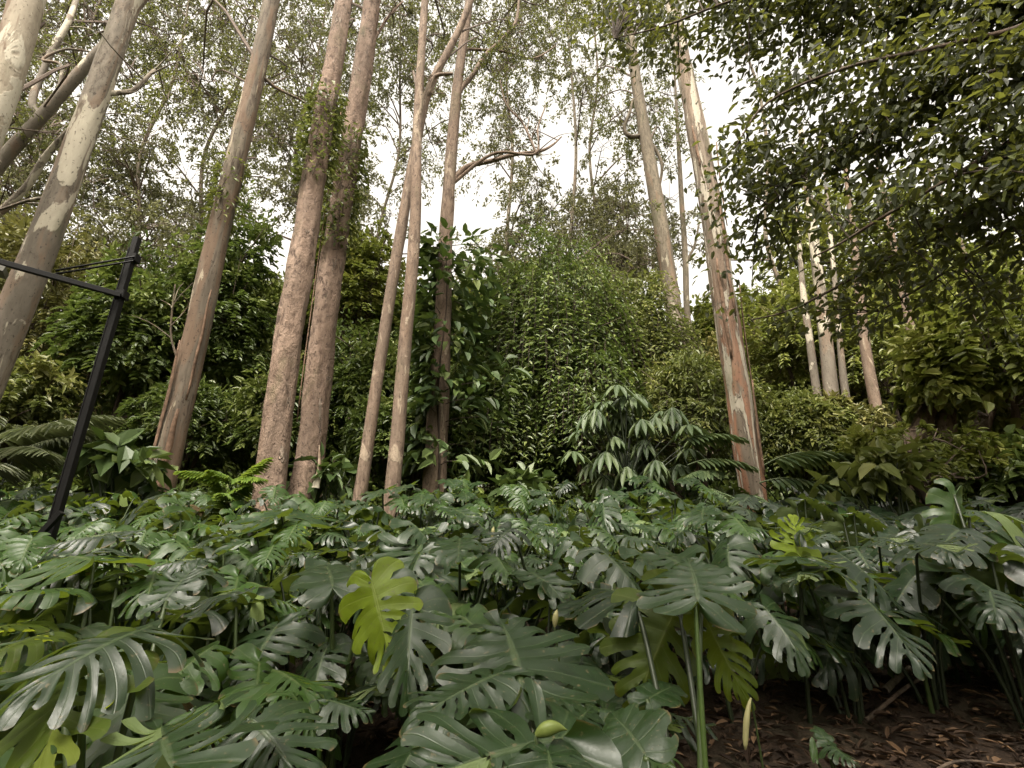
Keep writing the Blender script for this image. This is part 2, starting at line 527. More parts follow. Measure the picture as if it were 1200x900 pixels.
# ------------------------------------------------------------------ ground
def build_ground():
    xs = np.concatenate([np.linspace(-300, -14, 14, endpoint=False), np.linspace(-14, 14, 113), np.linspace(16, 300, 14)])
    ys = np.concatenate([np.linspace(-200, -3, 8, endpoint=False), np.linspace(-3, 14, 86), np.linspace(15, 45, 31), np.linspace(55, 420, 16)])
    V = np.array([[x, y, gz(x, y)] for y in ys for x in xs])
    nx = len(xs)
    i = np.arange(len(ys) - 1)[:, None] * nx
    j = np.arange(nx - 1)[None, :]
    F = np.stack([i + j, i + j + 1, i + nx + j + 1, i + nx + j], -1).reshape(-1, 4)
    mb = MB()
    mb.add(V, F)
    o = mb.build("ground", M["soil"])
    tag(o, kind="structure")


build_ground()

# ------------------------------------------------------------------ tall gum trees
def gum_crown(mb, clumps, trunk_at, leaf_l=0.13, leaf_w=0.045, nleaf=300, limb_r=0.05, droop=0.55, mi_leaf=0, mi_wood=1, flat=0.75, spread=0.14):
    """Leaf clumps carried by limbs which rise out of the trunk, each clump a spray of drooping twigs."""
    for (C, rad_, dens) in clumps:
        C = np.array(C, float)
        A, _ra = trunk_at(C)
        A = np.array(A, float)
        v = C - A
        mid = A + v * 0.5 + np.array([0, 0, 0.12 * np.linalg.norm(v)]) + R.normal(0, 0.09, 3) * np.linalg.norm(v)
        mid2 = A + v * 0.8 + R.normal(0, 0.05, 3) * np.linalg.norm(v)
        path = smooth_path([A, mid, mid2, C], 10)
        lr = min(limb_r * 0.85, _ra * 0.5) * (0.6 + 0.16 * np.linalg.norm(v))
        lr = min(lr, _ra * 0.7)
        tube(mb, path, lerp_list([lr, lr * 0.65, lr * 0.4, lr * 0.22], 10), 6, mi_wood, wob=0.15, ws=1.2)
        nl = int(nleaf * dens)
        nt_ = max(5, nl // 30)
        hue = R.random() ** 2 * 0.75
        for k in range(nt_):
            d = R.normal(0, 1, 3) * np.array([1, 1, flat])
            d /= np.linalg.norm(d)
            st = np.array(path[R.integers(6, 11)], float)
            E = C + d * rad_ * (0.35 + 0.75 * R.random() ** 0.6)
            m_ = (st + E) / 2 + np.array([0, 0, 0.18 * rad_])
            tw = np.array([list(p) for p in smooth_path([st, m_, E, E + np.array([d[0] * 0.1, d[1] * 0.1, -0.22]) * rad_], 5)])
            tube(mb, tw, np.linspace(lr * 0.22 + 0.003, 0.003, 6), 3, mi_wood)
            q = 30
            t = 0.35 + 0.65 * R.random(q)
            base = np.stack([np.interp(t, np.linspace(0, 1, 6), tw[:, a]) for a in range(3)], 1)
            base += R.normal(0, spread * rad_ * 0.6, (q, 3))
            D = R.normal(0, 0.55, (q, 3)) + np.array([d[0] * 0.4, d[1] * 0.4, -droop])
            leaves(mb, base, D, R.normal(0, 1, (q, 3)) + np.array([0, 0, 0.5]), leaf_l * (0.65 + 0.7 * R.random(q)), leaf_w * (0.7 + 0.6 * R.random(q)), mi_leaf,
                   np.clip(hue + 0.5 * R.random(q), 0, 1))


def trunk_path(pts, Y, n=40):
    return [at(px, py, Y + (p[0] if p else 0)) for (px, py, *p) in pts]


TREES = []


def gum(label, pts, Y, widths, bark, top_extra=3.5, flare=1.25, wob=0.07, sides=20, limbs=(), leaf="gum_leaf", group=None, name="gum_tree", flute=0.0):
    """pts: photograph positions of the trunk axis from the base up; widths in photograph pixels along it."""
    P = [at(px, py, Y) for px, py in pts]
    rr = [px_size(px, py, Y, w) * 0.5 * 0.86 / math.sqrt(1 + 0.5 * ((px - 600) / 600) ** 2) for (px, py), w in zip(pts, widths)]
    g = gz(P[0].x, P[0].y)
    # run the trunk down into the ground
    d = (P[1] - P[0]).normalized()
    if P[0].z > g - 0.1:
        k = (P[0].z - g + 0.2) / max(d.z, 0.3)
        P.insert(0, P[0] - d * k)
        rr.insert(0, rr[0] * flare)
    d = (P[-1] - P[-2]).normalized()
    P.append(P[-1] + d * top_extra)
    rr.append(rr[-1] * 0.55)
    n = 130
    L = np.cumsum([0] + [(P[i + 1] - P[i]).length for i in range(len(P) - 1)])
    pos = np.linspace(0, L[-1], n + 1)
    raw = smooth_path(P, (len(P) - 1) * 12)
    rl = np.cumsum([0] + [(raw[i + 1] - raw[i]).length for i in range(len(raw) - 1)])
    rl = rl / rl[-1] * L[-1]
    path = np.stack([np.interp(pos, rl, [p[a] for p in raw]) for a in range(3)], 1)
    radii = np.interp(pos, L, rr)
    base = Vector(path[0])
    base.z = gz(base.x, base.y)
    root = thing(name, label, "tree", base, group)
    mb = MB()
    tube(mb, path, radii, sides, 0, wob=wob, ws=2.2, flute=flute, seed=R.random() * 50)
    done = []
    for lp, lw, dy in limbs:
        lpts = [at(px, py, Y + dy * i / max(1, len(lp) - 1)) for i, (px, py) in enumerate(lp)]
        lr = [px_size(px, py, Y, w) * 0.5 * 0.74 for (px, py), w in zip(lp, lw)]
        A0 = np.array(lpts[0])
        prev = [(np.linalg.norm(np.array(p_) - A0), p_, j_) for lp_ in done for j_, p_ in enumerate(lp_)]
        hit = min(prev, key=lambda q: q[0]) if prev else None
        i0 = int(np.argmin(np.linalg.norm(path - A0, axis=1)))
        if hit and hit[0] < 0.35 and hit[0] < np.linalg.norm(path[i0] - A0) * 0.6:
            stem_ = [Vector(hit[1])]
        else:
            stem_ = [Vector(path[max(0, i0 - 2)])] if np.linalg.norm(path[i0] - A0) < 0.9 else [Vector(path[max(0, i0 - 6)]), Vector(path[i0]).lerp(lpts[0], 0.5)]
        lpts = stem_ + lpts
        lr = [min(lr[0] * 1.4, radii[i0] * 0.8)] + [lr[0] * 1.15] * (len(stem_) - 1) + lr
        for q in range(len(stem_) + 1, len(lpts)):
            seg_ = (lpts[q] - lpts[q - 1]).length
            lpts[q] = lpts[q] + Vector(R.normal(0, 0.05, 3)) * seg_
        k = len(lpts) * 6
        lpath = smooth_path(lpts, k)
        done.append(lpath[k // 6:])
        tube(mb, lpath, lerp_list(lr, k), 9, 0, wob=0.22, ws=2.0, seed=R.random() * 50)
        for q in range(5):
            a_ = lpath[int(R.uniform(0.35, 0.98) * k)]
            d_ = Vector((R.normal(0, .6), R.normal(0, .6), R.uniform(0.0, 0.9))) * (0.9 if Y < 12 else 1.4)
            tube(mb, smooth_path([a_, a_ + d_ * 0.5 + Vector(R.normal(0, .08, 3)), a_ + d_], 7), np.linspace(min(0.016, lr[-1]), 0.004, 8), 5, 0)
    mb.build("trunk", bark, root, base)
    T = dict(root=root, path=path, radii=radii, base=base, clumps=[], Y=Y, leaf=leaf, limbs=[[np.array(at(px, py, Y + dy * i / max(1, len(lp) - 1))) for i, (px, py) in enumerate(lp)] for lp, lw, dy in limbs],
             lr=[px_size(lp[0][0], lp[0][1], Y, lw[-1]) * 0.5 for lp, lw, dy in limbs])
    TREES.append(T)
    return T


def trunk_at_fn(T):
    path, radii = T["path"], T["radii"]

    def f(C):
        h = np.linalg.norm((path[:, :2] - C[:2]), axis=1)
        want = C[2] - 0.65 * h - 0.4
        i = int(np.argmin(np.abs(path[:, 2] - want)))
        i = max(i, len(path) // 3)
        best, rb = path[i], radii[i]
        bd = np.linalg.norm(C - best)
        for lp, lr in zip(T["limbs"], T["lr"]):
            for q in lp[1:]:
                if np.linalg.norm(C - q) < bd * 0.8:
                    bd = np.linalg.norm(C - q)
                    best, rb = q, max(lr, 0.02) * 1.4
        return best, rb
    return f


tA = gum("cream and brown mottled tall tree leaning in at the upper left corner", [(-190, 640), (-120, 430), (-60, 260), (4, 96), (38, -20), (80, -160)], 5.0,
         [66, 58, 52, 46, 42, 38], M["bark_cream"], wob=0.05)
tB = gum("grey mottled tall trunk with peeling cream patches rising past the black post", [(-75, 590), (-14, 440), (40, 310), (92, 170), (138, 40), (190, -110)], 6.0,
         [60, 51, 44, 36, 31, 27], M["bark_mottled"], wob=0.06,
         limbs=[([(112, 112), (136, 109), (158, 104), (180, 88), (186, 82)], [9, 8, 7, 5, 3], 0.5), ([(60, 234), (30, 234), (0, 240), (-30, 250)], [6, 5, 4, 3], 0.8)])
tC = gum("straight brown tree with pale peeling strips at its foot, between post and reddish rough trunk", [(183, 584), (203, 505), (228, 405), (252, 290), (278, 180), (304, 70), (330, -60)], 9.0,
         [44, 38, 35, 31, 28, 23, 19], M["bark_stripe"], wob=0.10, flute=0.08,
         limbs=[([(304, 88), (325, 103), (352, 118), (370, 130)], [7, 5, 4, 2], 0.6), ([(210, 425), (203, 395), (202, 370), (208, 335)], [4, 3, 3, 2], -0.3)])
tD = gum("thickest reddish rough-barked tree, its rounded foot standing at the bed", [(315, 592), (322, 520), (338, 400), (354, 300), (374, 170), (392, 70), (408, -30), (425, -140)], 8.0,
         [42, 40, 37, 35, 30, 25, 20, 17], M["bark_rough"], flare=1.0, wob=0.17, sides=36, flute=0.06)
tE = gum("reddish rough-barked tree close behind the thickest trunk", [(362, 548), (372, 450), (388, 320), (404, 210), (422, 100), (438, -10), (455, -130)], 9.6,
         [38, 36, 32, 29, 26, 21, 17], M["bark_rough"], wob=0.16, sides=32, flute=0.08,
         limbs=[([(436, 50), (448, 33), (460, 16), (470, 0)], [6, 5, 4, 3], 0.5)])
tF = gum("slim leaning trunk, left one of the close pair of slender trees", [(419, 600), (434, 500), (452, 380), (470, 270), (486, 180), (503, 105), (540, 30), (570, -50)], 8.6,
         [19, 17, 16, 15, 13, 11, 9, 7], M["bark_smooth"], wob=0.07, sides=16,
         limbs=[([(497, 122), (502, 108), (511, 91), (530, 87)], [6, 7, 6, 5], -0.25)])
tG = gum("slim straight trunk, right one of the close pair of slender trees", [(457, 604), (465, 520), (475, 400), (486, 270), (489, 150), (494, 60), (500, -30), (506, -120)], 8.2,
         [22, 20, 18, 16, 13, 11, 9, 7], M["bark_smooth"], wob=0.07, sides=16)
tH = gum("tall brown tree wrapped in a leafy climber, with a long bare side limb", [(508, 592), (512, 500), (518, 400), (522, 290), (527, 210), (533, 130), (540, 70), (550, 0), (562, -90)], 10.0,
         [34, 30, 24, 19, 17, 15, 13, 11, 9], M["bark_smooth"], wob=0.12, flute=0.12,
         limbs=[([(534, 207), (548, 196), (575, 189), (604, 184), (632, 178), (648, 169), (658, 162)], [9, 8, 7, 6, 5, 4, 2], 0.6),
                ([(541, 103), (553, 86), (570, 65), (590, 46), (604, 25), (610, -5)], [8, 8, 7, 6, 5, 4], 0.4),
                ([(541, 58), (556, 58), (590, 62), (625, 62), (650, 56)], [6, 5, 4, 3, 2], 1.2),
                ([(627, 180), (626, 150), (640, 128)], [4, 3, 2], 0.4),
                ([(628, 178), (610, 145), (592, 125), (584, 98)], [4, 3, 3, 2], 0.2)])
tI = gum("slender olive-grey trunk left of the red peeling one, lost behind bushes below", [(845, 600), (800, 425), (786, 340), (772, 250), (757, 165), (744, 85), (733, 10), (722, -70)], 15.0,
         [27, 24, 22, 20, 17, 14, 12, 10], M["bark_grey"], wob=0.08,
         limbs=[([(751, 160), (738, 161), (731, 150), (739, 133), (743, 115)], [7, 7, 6, 5, 3], -0.4), ([(764, 170), (776, 190), (774, 212), (770, 222)], [5, 5, 4, 2], 0.3)])
tJ = gum("tall tree with red peeling bark, standing right of the middle", [(888, 622), (878, 545), (862, 440), (848, 350), (835, 255), (818, 160), (800, 70), (782, -30), (764, -130)], 9.0,
         [36, 35, 33, 32, 29, 26, 21, 18, 15], M["bark_red"], wob=0.10, flute=0.10, sides=24)
tK = gum("thin grey tree beyond, between the olive-grey trunk and the red peeling one", [(820, 450), (806, 375), (803, 300), (799, 240), (794, 150)], 18.0, [11, 9, 8, 7, 5], M["bark_grey"], sides=10, wob=0.05,
         limbs=[([(803, 310), (812, 288), (822, 262)], [5, 4, 2], 0.5)])
# pale trunks in the right background
gum("mottled tan trunk in the green right background, thickest of the group", [(985, 570), (978, 500), (970, 420), (962, 350), (950, 250)], 13.0, [23, 21, 19, 16, 12], M["bark_mottled"], sides=14)
gum("short thin pale trunk showing beside the thickest mottled background trunk", [(992, 470), (988, 440), (984, 400), (978, 330), (970, 240)], 14.0, [11, 10, 8, 7, 5], M["bark_mottled"], sides=10)
gum("brown leaning trunk in the right background, bare to the bushes", [(1040, 540), (1031, 498), (1016, 420), (1008, 350), (998, 260)], 11.5, [19, 17, 15, 12, 9], M["bark_smooth"], sides=12)
gum("thin tan trunk behind the broad-leaved tree at the right", [(1112, 520), (1092, 460), (1072, 405), (1060, 350), (1044, 270)], 11.0, [17, 15, 13, 11, 8], M["bark_smooth"], sides=12)
gum("thin pale trunk farthest left of the right background group", [(960, 480), (953, 430), (946, 380), (940, 330), (935, 260)], 15.0, [12, 11, 10, 8, 5], M["bark_mottled"], sides=10)
# leaning limbs at far left belong to one more leaning tree
tL = gum("thin grey tree leaning steeply between the two pale leaning trunks", [(-150, 420), (-60, 275), (0, 192), (50, 135), (100, 78), (140, 33), (190, -25)], 7.5, [24, 22, 20, 18, 16, 12, 8], M["bark_mottled"], sides=12,
         limbs=[([(-10, 255), (25, 215), (55, 180), (85, 152), (110, 128)], [12, 10, 9, 8, 5], -0.3), ([(50, 70), (78, 58), (100, 60), (122, 64)], [4, 4, 3, 2], 0.5), ([(38, 118), (60, 60), (78, 25), (86, -10)], [10, 10, 9, 8], 0.8)])

# far gums whose crowns fill the sky
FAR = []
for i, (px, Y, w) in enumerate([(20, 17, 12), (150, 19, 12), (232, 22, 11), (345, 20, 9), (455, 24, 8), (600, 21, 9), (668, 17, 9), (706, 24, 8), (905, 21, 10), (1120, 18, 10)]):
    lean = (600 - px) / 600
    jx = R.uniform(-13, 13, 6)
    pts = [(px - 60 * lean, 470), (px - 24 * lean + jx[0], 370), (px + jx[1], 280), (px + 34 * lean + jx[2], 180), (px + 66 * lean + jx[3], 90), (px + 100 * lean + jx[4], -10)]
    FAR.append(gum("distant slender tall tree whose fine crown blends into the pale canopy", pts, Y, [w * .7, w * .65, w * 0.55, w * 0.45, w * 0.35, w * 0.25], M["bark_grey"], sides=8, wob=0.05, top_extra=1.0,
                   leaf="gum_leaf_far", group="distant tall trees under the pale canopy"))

GAPS = [(100, 28, 24, 26), (120, 70, 30, 22), (215, 172, 42, 34), (185, 118, 22, 20), (245, 205, 24, 22), (452, 185, 34, 62), (452, 262, 30, 30), (505, 262, 13, 60), (560, 250, 50, 42),
        (690, 213, 58, 22), (650, 180, 22, 22), (846, 105, 30, 50), (816, 330, 14, 52), (640, 140, 26, 26), (735, 120, 24, 40), (60, 255, 26, 16), (145, 250, 24, 20), (770, 225, 14, 60), (690, 150, 16, 24)]


def in_gap(x, y, grow=1.0):
    for gx, gy, a, b in GAPS:
        if ((x - gx) / (a * grow)) ** 2 + ((y - gy) / (b * grow)) ** 2 < 1:
            return True
    return False


near = [tA, tB, tC, tD, tE, tF, tG, tH, tI, tL]
near_px = [40, 130, 300, 390, 425, 520, 497, 560, 745, 110]
far_px = [20, 150, 232, 345, 455, 600, 668, 706, 905, 1120]
for layer in range(3):
    step = 44
    for gy in range(-90, 350, step):
        for gx in range(-60, 800, step):
            x = gx + R.uniform(-20, 20)
            y = gy + R.uniform(-20, 20)
            if in_gap(x, y, 1.05) and R.random() < 0.86:
                continue
            if y > 230 and 270 < x < 330 or (y > 120 and 410 < x < 560 and R.random() < 0.45):
                continue
            if x > 540 and y < 215 and R.random() < 0.2:
                continue
            if y > 345 or (y > 300 and 300 < x < 530):
                continue
            is_near = R.random() < (0.55 if layer == 0 else 0.15) and y < 190
            if is_near:
                k = int(np.argmin([abs(p - x) + R.uniform(0, 60) for p in near_px]))
                T = near[k]
                Y = T["Y"] + R.uniform(1.0, 5.0)
            else:
                k = int(np.argmin([abs(p - x) + R.uniform(0, 70) for p in far_px]))
                T = FAR[k]
                Y = T["Y"] + R.uniform(-2.5, 2.5)
            C = at(x, y, Y)
            T["clumps"].append((C, px_size(x, y, Y, 40), R.uniform(0.6, 1.15)))
for _ in range(26):
    x, y = R.uniform(590, 775), R.uniform(225, 345)
    if y < 235 + 0.25 * abs(x - 720): continue
    T = FAR[int(np.argmin([abs(p - x) + R.uniform(0, 60) for p in far_px]))]
    T["clumps"].append((at(x, y, T["Y"] + R.uniform(-2, 2)), px_size(x, y, T["Y"], 34), 0.9))
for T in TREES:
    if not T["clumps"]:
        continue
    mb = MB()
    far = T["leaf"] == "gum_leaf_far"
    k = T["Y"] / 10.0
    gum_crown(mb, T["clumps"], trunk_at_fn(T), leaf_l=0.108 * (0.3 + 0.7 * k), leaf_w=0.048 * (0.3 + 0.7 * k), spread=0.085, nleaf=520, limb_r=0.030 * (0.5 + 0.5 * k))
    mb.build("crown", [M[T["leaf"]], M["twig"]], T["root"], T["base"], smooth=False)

# small crowns for the pale right background trunks and the red tree are hidden by the dark overhanging tree

# peeling strips
def bark_strip(T, t0, t1, ang, width, lift, mat):
    path, radii = T["path"], T["radii"]
    n = 10
    idx = np.linspace(t0, t1, n + 1) * (len(path) - 1)
    mbx = MB()
    V = []
    for q, i in enumerate(idx):
        i0 = int(i)
        f = i - i0
        c = path[i0] * (1 - f) + path[min(i0 + 1, len(path) - 1)] * f
        r_ = radii[i0] * 1.10
        t = q / n
        off = lift * (t ** 2) + 0.012
        a = ang + 0.025 * math.sin(q * 1.3)
        w = width * (0.4 + 0.6 * math.sin(PI * min(1, t * 0.9 + 0.1)))
        for s in (-0.5, 0, 0.5):
            aa = a + s * w / r_
            rr_ = r_ + off + (0.012 if s == 0 else 0)
            V.append([c[0] + math.cos(aa) * rr_, c[1] + math.sin(aa) * rr_, c[2]])
    F = []
    for q in range(n):
        for s in range(2):
            F.append([q * 3 + s, q * 3 + s + 1, q * 3 + s + 4, q * 3 + s + 3])
    mbx.add(V, F)
    o = mbx.build("bark_strip", mat, T["root"], T["base"])
    sm = o.modifiers.new("thick", "SOLIDIFY")
    sm.thickness = 0.008


for t0, t1, a, w, l in [(0.30, 0.40, -0.55, 0.09, 0.10), (0.20, 0.33, -1.3, 0.07, 0.03), (0.10, 0.24, -0.3, 0.08, 0.07), (0.16, 0.26, -2.1, 0.07, 0.04), (0.06, 0.14, -0.9, 0.08, 0.05), (0.37, 0.42, -2.3, 0.06, 0.05)]:
    bark_strip(tJ, t0, t1, a, w, l, M["bark_strip"])
for t0, t1, a, w, l in [(0.07, 0.20, -1.9, 0.08, 0.05), (0.04, 0.13, -1.0, 0.10, 0.06), (0.14, 0.26, -0.7, 0.05, 0.03), (0.02, 0.09, -2.5, 0.10, 0.10)]:
    bark_strip(tC, t0, t1, a, w, l, M["bark_strip"])
for t0, t1, a, w, l in [(0.10, 0.45, -2.75, 0.08, 0.06)]:
    bark_strip(tE, t0, t1, a, w, l, M["bark_strip"])


# ------------------------------------------------------------------ creepers on trunks
def creeper(T, name, label, py0, py1, n, leaf_l, leaf_w, out, mat, stem_mat, big=False):
    path, radii, base = T["path"], T["radii"], T["base"]
    z0, z1 = at(600, py0, T["Y"]).z, at(600, py1, T["Y"]).z
    zi = np.sort(np.array([z0, z1]))
    root = thing(name, label, "climbing plant", (base.x, base.y, gz(base.x, base.y)))
    mb = MB()
    z = R.uniform(zi[0], zi[1], n)
    c = np.stack([np.interp(z, path[:, 2], path[:, a]) for a in range(3)], 1)
    rr = np.interp(z, path[:, 2], radii)
    ph = R.uniform(0, 2 * PI, n)
    wave = 0.55 + 0.6 * np.array([mnoise.noise(Vector((math.cos(a) * 1.2, math.sin(a) * 1.2, zz * 0.9))) + 0.5 for a, zz in zip(ph, z)])
    o = rr + out * np.clip(wave, 0.1, 1.6) * R.random(n) ** 0.7
    rad_v = np.stack([np.cos(ph), np.sin(ph), np.zeros(n)], 1)
    if big:
        o = o * (1 + 0.45 * np.cos(ph))
        kp = np.array([mnoise.noise(Vector((math.cos(a) * 1.1 + 9, math.sin(a) * 1.1, zz * 1.1))) for a, zz in zip(ph, z)]) > -0.30
        c, o, rad_v, n = c[kp], o[kp], rad_v[kp], int(kp.sum())
    P = c + rad_v * o[:, None]
    D = rad_v * 0.9 + np.array([0, 0, -0.3 if big else -0.55]) + R.normal(0, 0.45, (n, 3))
    Nn = rad_v * 0.5 + np.array([0, 0, 0.9]) + R.normal(0, 0.3, (n, 3))
    leaves(mb, P, D, Nn, leaf_l * (0.6 + 0.7 * R.random(n)), leaf_w * (0.6 + 0.7 * R.random(n)), 0, None, 0.18, 0.22)
    mb.build("foliage", mat, root, base, smooth=False)
    mb = MB()
    zb = np.linspace(base.z if big else zi[0], zi[1], 30)
    cc = np.stack([np.interp(zb, path[:, 2], path[:, a]) for a in range(3)], 1)
    r2 = np.interp(zb, path[:, 2], radii) * 1.12
    a0 = np.array([-1.3 + 0.22 * math.sin(q * 0.35) for q in range(30)])
    cc[:, 0] += np.cos(a0) * r2
    cc[:, 1] += np.sin(a0) * r2
    tube(mb, cc, np.linspace(0.024 if big else 0.010, 0.006, 30), 6, 0)
    if big:
        for k in range(70):
            i = R.integers(0, n)
            tube(mb, [c[i], (c[i] + P[i]) / 2 + np.array([0, 0, 0.05]), P[i]], [0.014, 0.009, 0.005], 4, 0)
    mb.build("stem", stem_mat, root, base)


creeper(tH, "climbing_vine", "big-leaved climber wrapping the tall brown trunk in the middle", 552, 285, 1450, 0.33, 0.16, 0.85, M["glossy_leaf"], M["twig_dark"], True)
creeper(tD, "climbing_vine", "green creeper patch high on the thickest reddish rough trunk", 215, 110, 900, 0.12, 0.07, 0.20, M["mid_leaf"], M["twig"])
creeper(tE, "climbing_vine", "green creeper patch high on the trunk behind the thickest tree", 295, 160, 1300, 0.13, 0.08, 0.26, M["mid_leaf"], M["twig"])
creeper(tC, "climbing_vine", "small lime creeper patch on the straight brown trunk near the post", 265, 190, 260, 0.13, 0.07, 0.12, M["bright_leaf"], M["twig"])
creeper(tJ, "climbing_vine", "sparse dark creeper on the upper red peeling trunk", 400, 245, 90, 0.18, 0.09, 0.30, M["fig_leaf"], M["twig"])


# ------------------------------------------------------------------ bushes and understory trees
def leaf_mass(mb, centres, n, leaf_l, leaf_w, droop=0.4, mi=0, thick=0.35, upn=0.7, ground=None, clump=None):
    """Leaves spread through the outer part of a set of overlapping ellipsoids."""
    w = np.array([c[1][0] * c[1][2] for c in centres])
    pick = R.choice(len(centres), n, p=w / w.sum())
    C = np.array([list(c[0]) for c in centres])[pick]
    S = np.array([list(c[1]) for c in centres])[pick]
    hue = R.random(len(centres))[pick] * 0.45
    d = unit(R.normal(0, 1, (n, 3)))
    d[:, 2] = np.where(d[:, 2] < -0.7, -d[:, 2], d[:, 2])
    bump = np.array([mnoise.noise(Vector((a * 2.3 + c * 1.7, b * 2.3, e * 2.3 + c))) + 0.8 * mnoise.noise(Vector((a * 5.5, b * 5.5 + c * 2.1, e * 5.5))) for (a, b, e), c in zip(d, pick)])
    rr = (1 - thick * R.random(n) ** 1.3) * (1 + 0.5 * bump)
    out = (bump > 0.25) & (R.random(n) < 0.35)
    rr = np.where(out, rr * (1 + 0.28 * R.random(n)), rr)
    P = C + d * S * rr[:, None]
    if clump:
        off = R.uniform(0, 40)
        nv = np.array([mnoise.noise(Vector((a * clump + off, b * clump, c_ * clump))) + 0.5 * mnoise.noise(Vector((a * clump * 2.6, b * clump * 2.6 + off, c_ * clump * 2.6))) for a, b, c_ in P])
        keep = nv > -0.05
        P, d, hue = P[keep], d[keep], np.clip(hue[keep] * 1.6 + 0.25 * nv[keep], 0, 0.8)
        pick = pick[keep]
        n = len(P)
    sz = (0.7 + 0.75 * R.random(len(centres)))[pick]
    if ground is not None:
        P[:, 2] = np.maximum(P[:, 2], ground + 0.05)
    D = d * 0.7 + np.array([0, 0, -droop]) + R.normal(0, 0.5, (n, 3))
    Nn = d * 0.6 + np.array([0, 0, upn]) + R.normal(0, 0.45, (n, 3))
    leaves(mb, P, D, Nn, sz * leaf_l * (0.55 + 0.8 * R.random(n)), sz * leaf_w * (0.6 + 0.7 * R.random(n)), mi, np.clip(hue + 0.1 + 0.45 * R.random(n), 0, 1))


def lumpy(centre, radii, k):
    """k sub-lobes around an ellipsoid."""
    out = [(Vector(centre), tuple(r * 0.66 for r in radii))]
    for _ in range(int(k * 1.5)):
        d = unit(R.normal(0, 1, 3))
        if d[2] < -0.4: d[2] = -d[2]
        f = R.uniform(0.55, 0.95)
        s = R.uniform(0.2, 0.46)
        out.append((Vector(centre) + Vector([d[i] * radii[i] * f for i in range(3)]), tuple(r * s for r in radii)))
    return out


def bush_tree(name, label, px, py_top, py_bot, Y, wpx, n, leaf_l, leaf_w, mat, droop=0.4, k=14, group=None, trunk_mat=None, stems=3, depth=None, cat="tree", upn=0.7, thick=0.5, sprays=1.0, hang=False):
    top = at(px, py_top, Y)
    bot = at(px, py_bot, Y)
    x = top.x
    g = gz(x, Y)
    zb = max(bot.z, g + 0.15)
    rx = px_size(px, (py_top + py_bot) / 2, Y, wpx) * 0.5
    rz = (top.z - zb) / 2
    ry = depth or rx * 0.8
    c = Vector((x, Y, (top.z + zb) / 2))
    root = thing(name, label, cat, (x, Y, g), group)
    mb = MB()
    leaf_mass(mb, lumpy(c, (rx * 0.93, ry, rz * 0.95), k), int(n * 1.45), leaf_l, leaf_w, droop, 0, thick, upn, g, 1.0 if Y < 16 else 0.6)
    for q_ in range(26):
        d = unit(R.normal(0, 1, 3))
        d[2] = abs(d[2]) * 0.8 - 0.1
        d[1] -= 0.4
        d = unit(d)
        a_ = np.array(c) + d * np.array([rx, ry, rz]) * R.uniform(0.1, 0.4) - np.array([0, 0, 0.25 * rz])
        b_ = np.array(c) + d * np.array([rx, ry, rz]) * R.uniform(0.85, 1.12)
        m_ = (a_ + b_) / 2 + R.normal(0, 0.12, 3) * rx
        tube(mb, smooth_path([a_, m_, b_], 7), np.linspace(0.022, 0.005, 8), 4, 2)
    ns = int(n / 26 * sprays)
    for q_ in range(ns):
        d = unit(R.normal(0, 1, 3))
        d[2] = abs(d[2]) * 0.9 - 0.25
        d[1] -= 0.35
        d = unit(d)
        st = np.array(c) + d * np.array([rx, ry, rz]) * R.uniform(0.55, 1.0)
        ln = R.uniform(0.5, 1.0) * (0.35 + 0.16 * rz) * (1.5 if hang else 1.0)
        nn = 15
        t = np.linspace(0.08, 1, nn)
        oo = d * np.array([1, 1, 0.5 if not hang else 0.2])
        fall = (1.5 if hang else 0.75)
        P = st + oo * (ln * 0.75 * t * (1 - 0.35 * t))[:, None] + np.array([0, 0, 1.0]) * (ln * (0.35 * t - fall * t * t))[:, None]
        if P[:, 2].min() < g + 0.1: continue
        tw = np.concatenate([[st], P[::3]])
        tube(mb, tw, np.linspace(0.012, 0.004, len(tw)), 3, 1)
        sd_ = np.cross(oo, [0, 0, 1.0])
        sg = np.where(np.arange(nn) % 2 == 0, 1.0, -1.0)[:, None]
        D = oo * 0.7 + sd_ * sg * 0.8 + np.array([0, 0, -0.45]) + R.normal(0, 0.22, (nn, 3))
        leaves(mb, P, D, np.array([0, 0, 1.0]) + oo * 0.4 + R.normal(0, 0.25, (nn, 3)), leaf_l * R.uniform(0.8, 1.5) * (0.7 + 0.5 * R.random(nn)), leaf_w * 1.15 * (0.7 + 0.5 * R.random(nn)), 0, np.clip(R.random() * 0.7 + 0.35 * R.random(nn), 0, 1))
    mb.build("crown" if cat == "tree" else "foliage", [mat, M["twig_dark"], M["twig"]], root, root.location, smooth=False)
    mb = MB()
    for s in range(stems):
        a = R.uniform(0, 2 * PI)
        b = Vector((x + math.cos(a) * 0.12 * s, Y + math.sin(a) * 0.12 * s, g - 0.1))
        e = c + Vector((R.uniform(-0.6, 0.6) * rx, R.uniform(-0.5, 0.5) * ry, R.uniform(0.1, 0.7) * rz))
        m1 = b.lerp(e, 0.5) + Vector((R.uniform(-.2, .2), R.uniform(-.2, .2), 0.3))
        r0 = 0.03 + 0.012 * (top.z - g)
        tube(mb, smooth_path([b, m1, e], 10), np.linspace(r0, r0 * 0.3, 11), 7, 0, wob=0.15)
        for q in range(4):
            f = e.lerp(m1, R.random() * 0.7)
            e2 = c + Vector((R.uniform(-0.9, 0.9) * rx, R.uniform(-0.8, 0.8) * ry, R.uniform(-0.4, 0.9) * rz))
            tube(mb, smooth_path([f, f.lerp(e2, .5) + Vector((0, 0, 0.15)), e2], 6), np.linspace(r0 * 0.4, 0.008, 7), 5, 0)
    mb.build("trunk" if cat == "tree" else "stem", trunk_mat or M["bark_dark"], root, root.location)
    return root


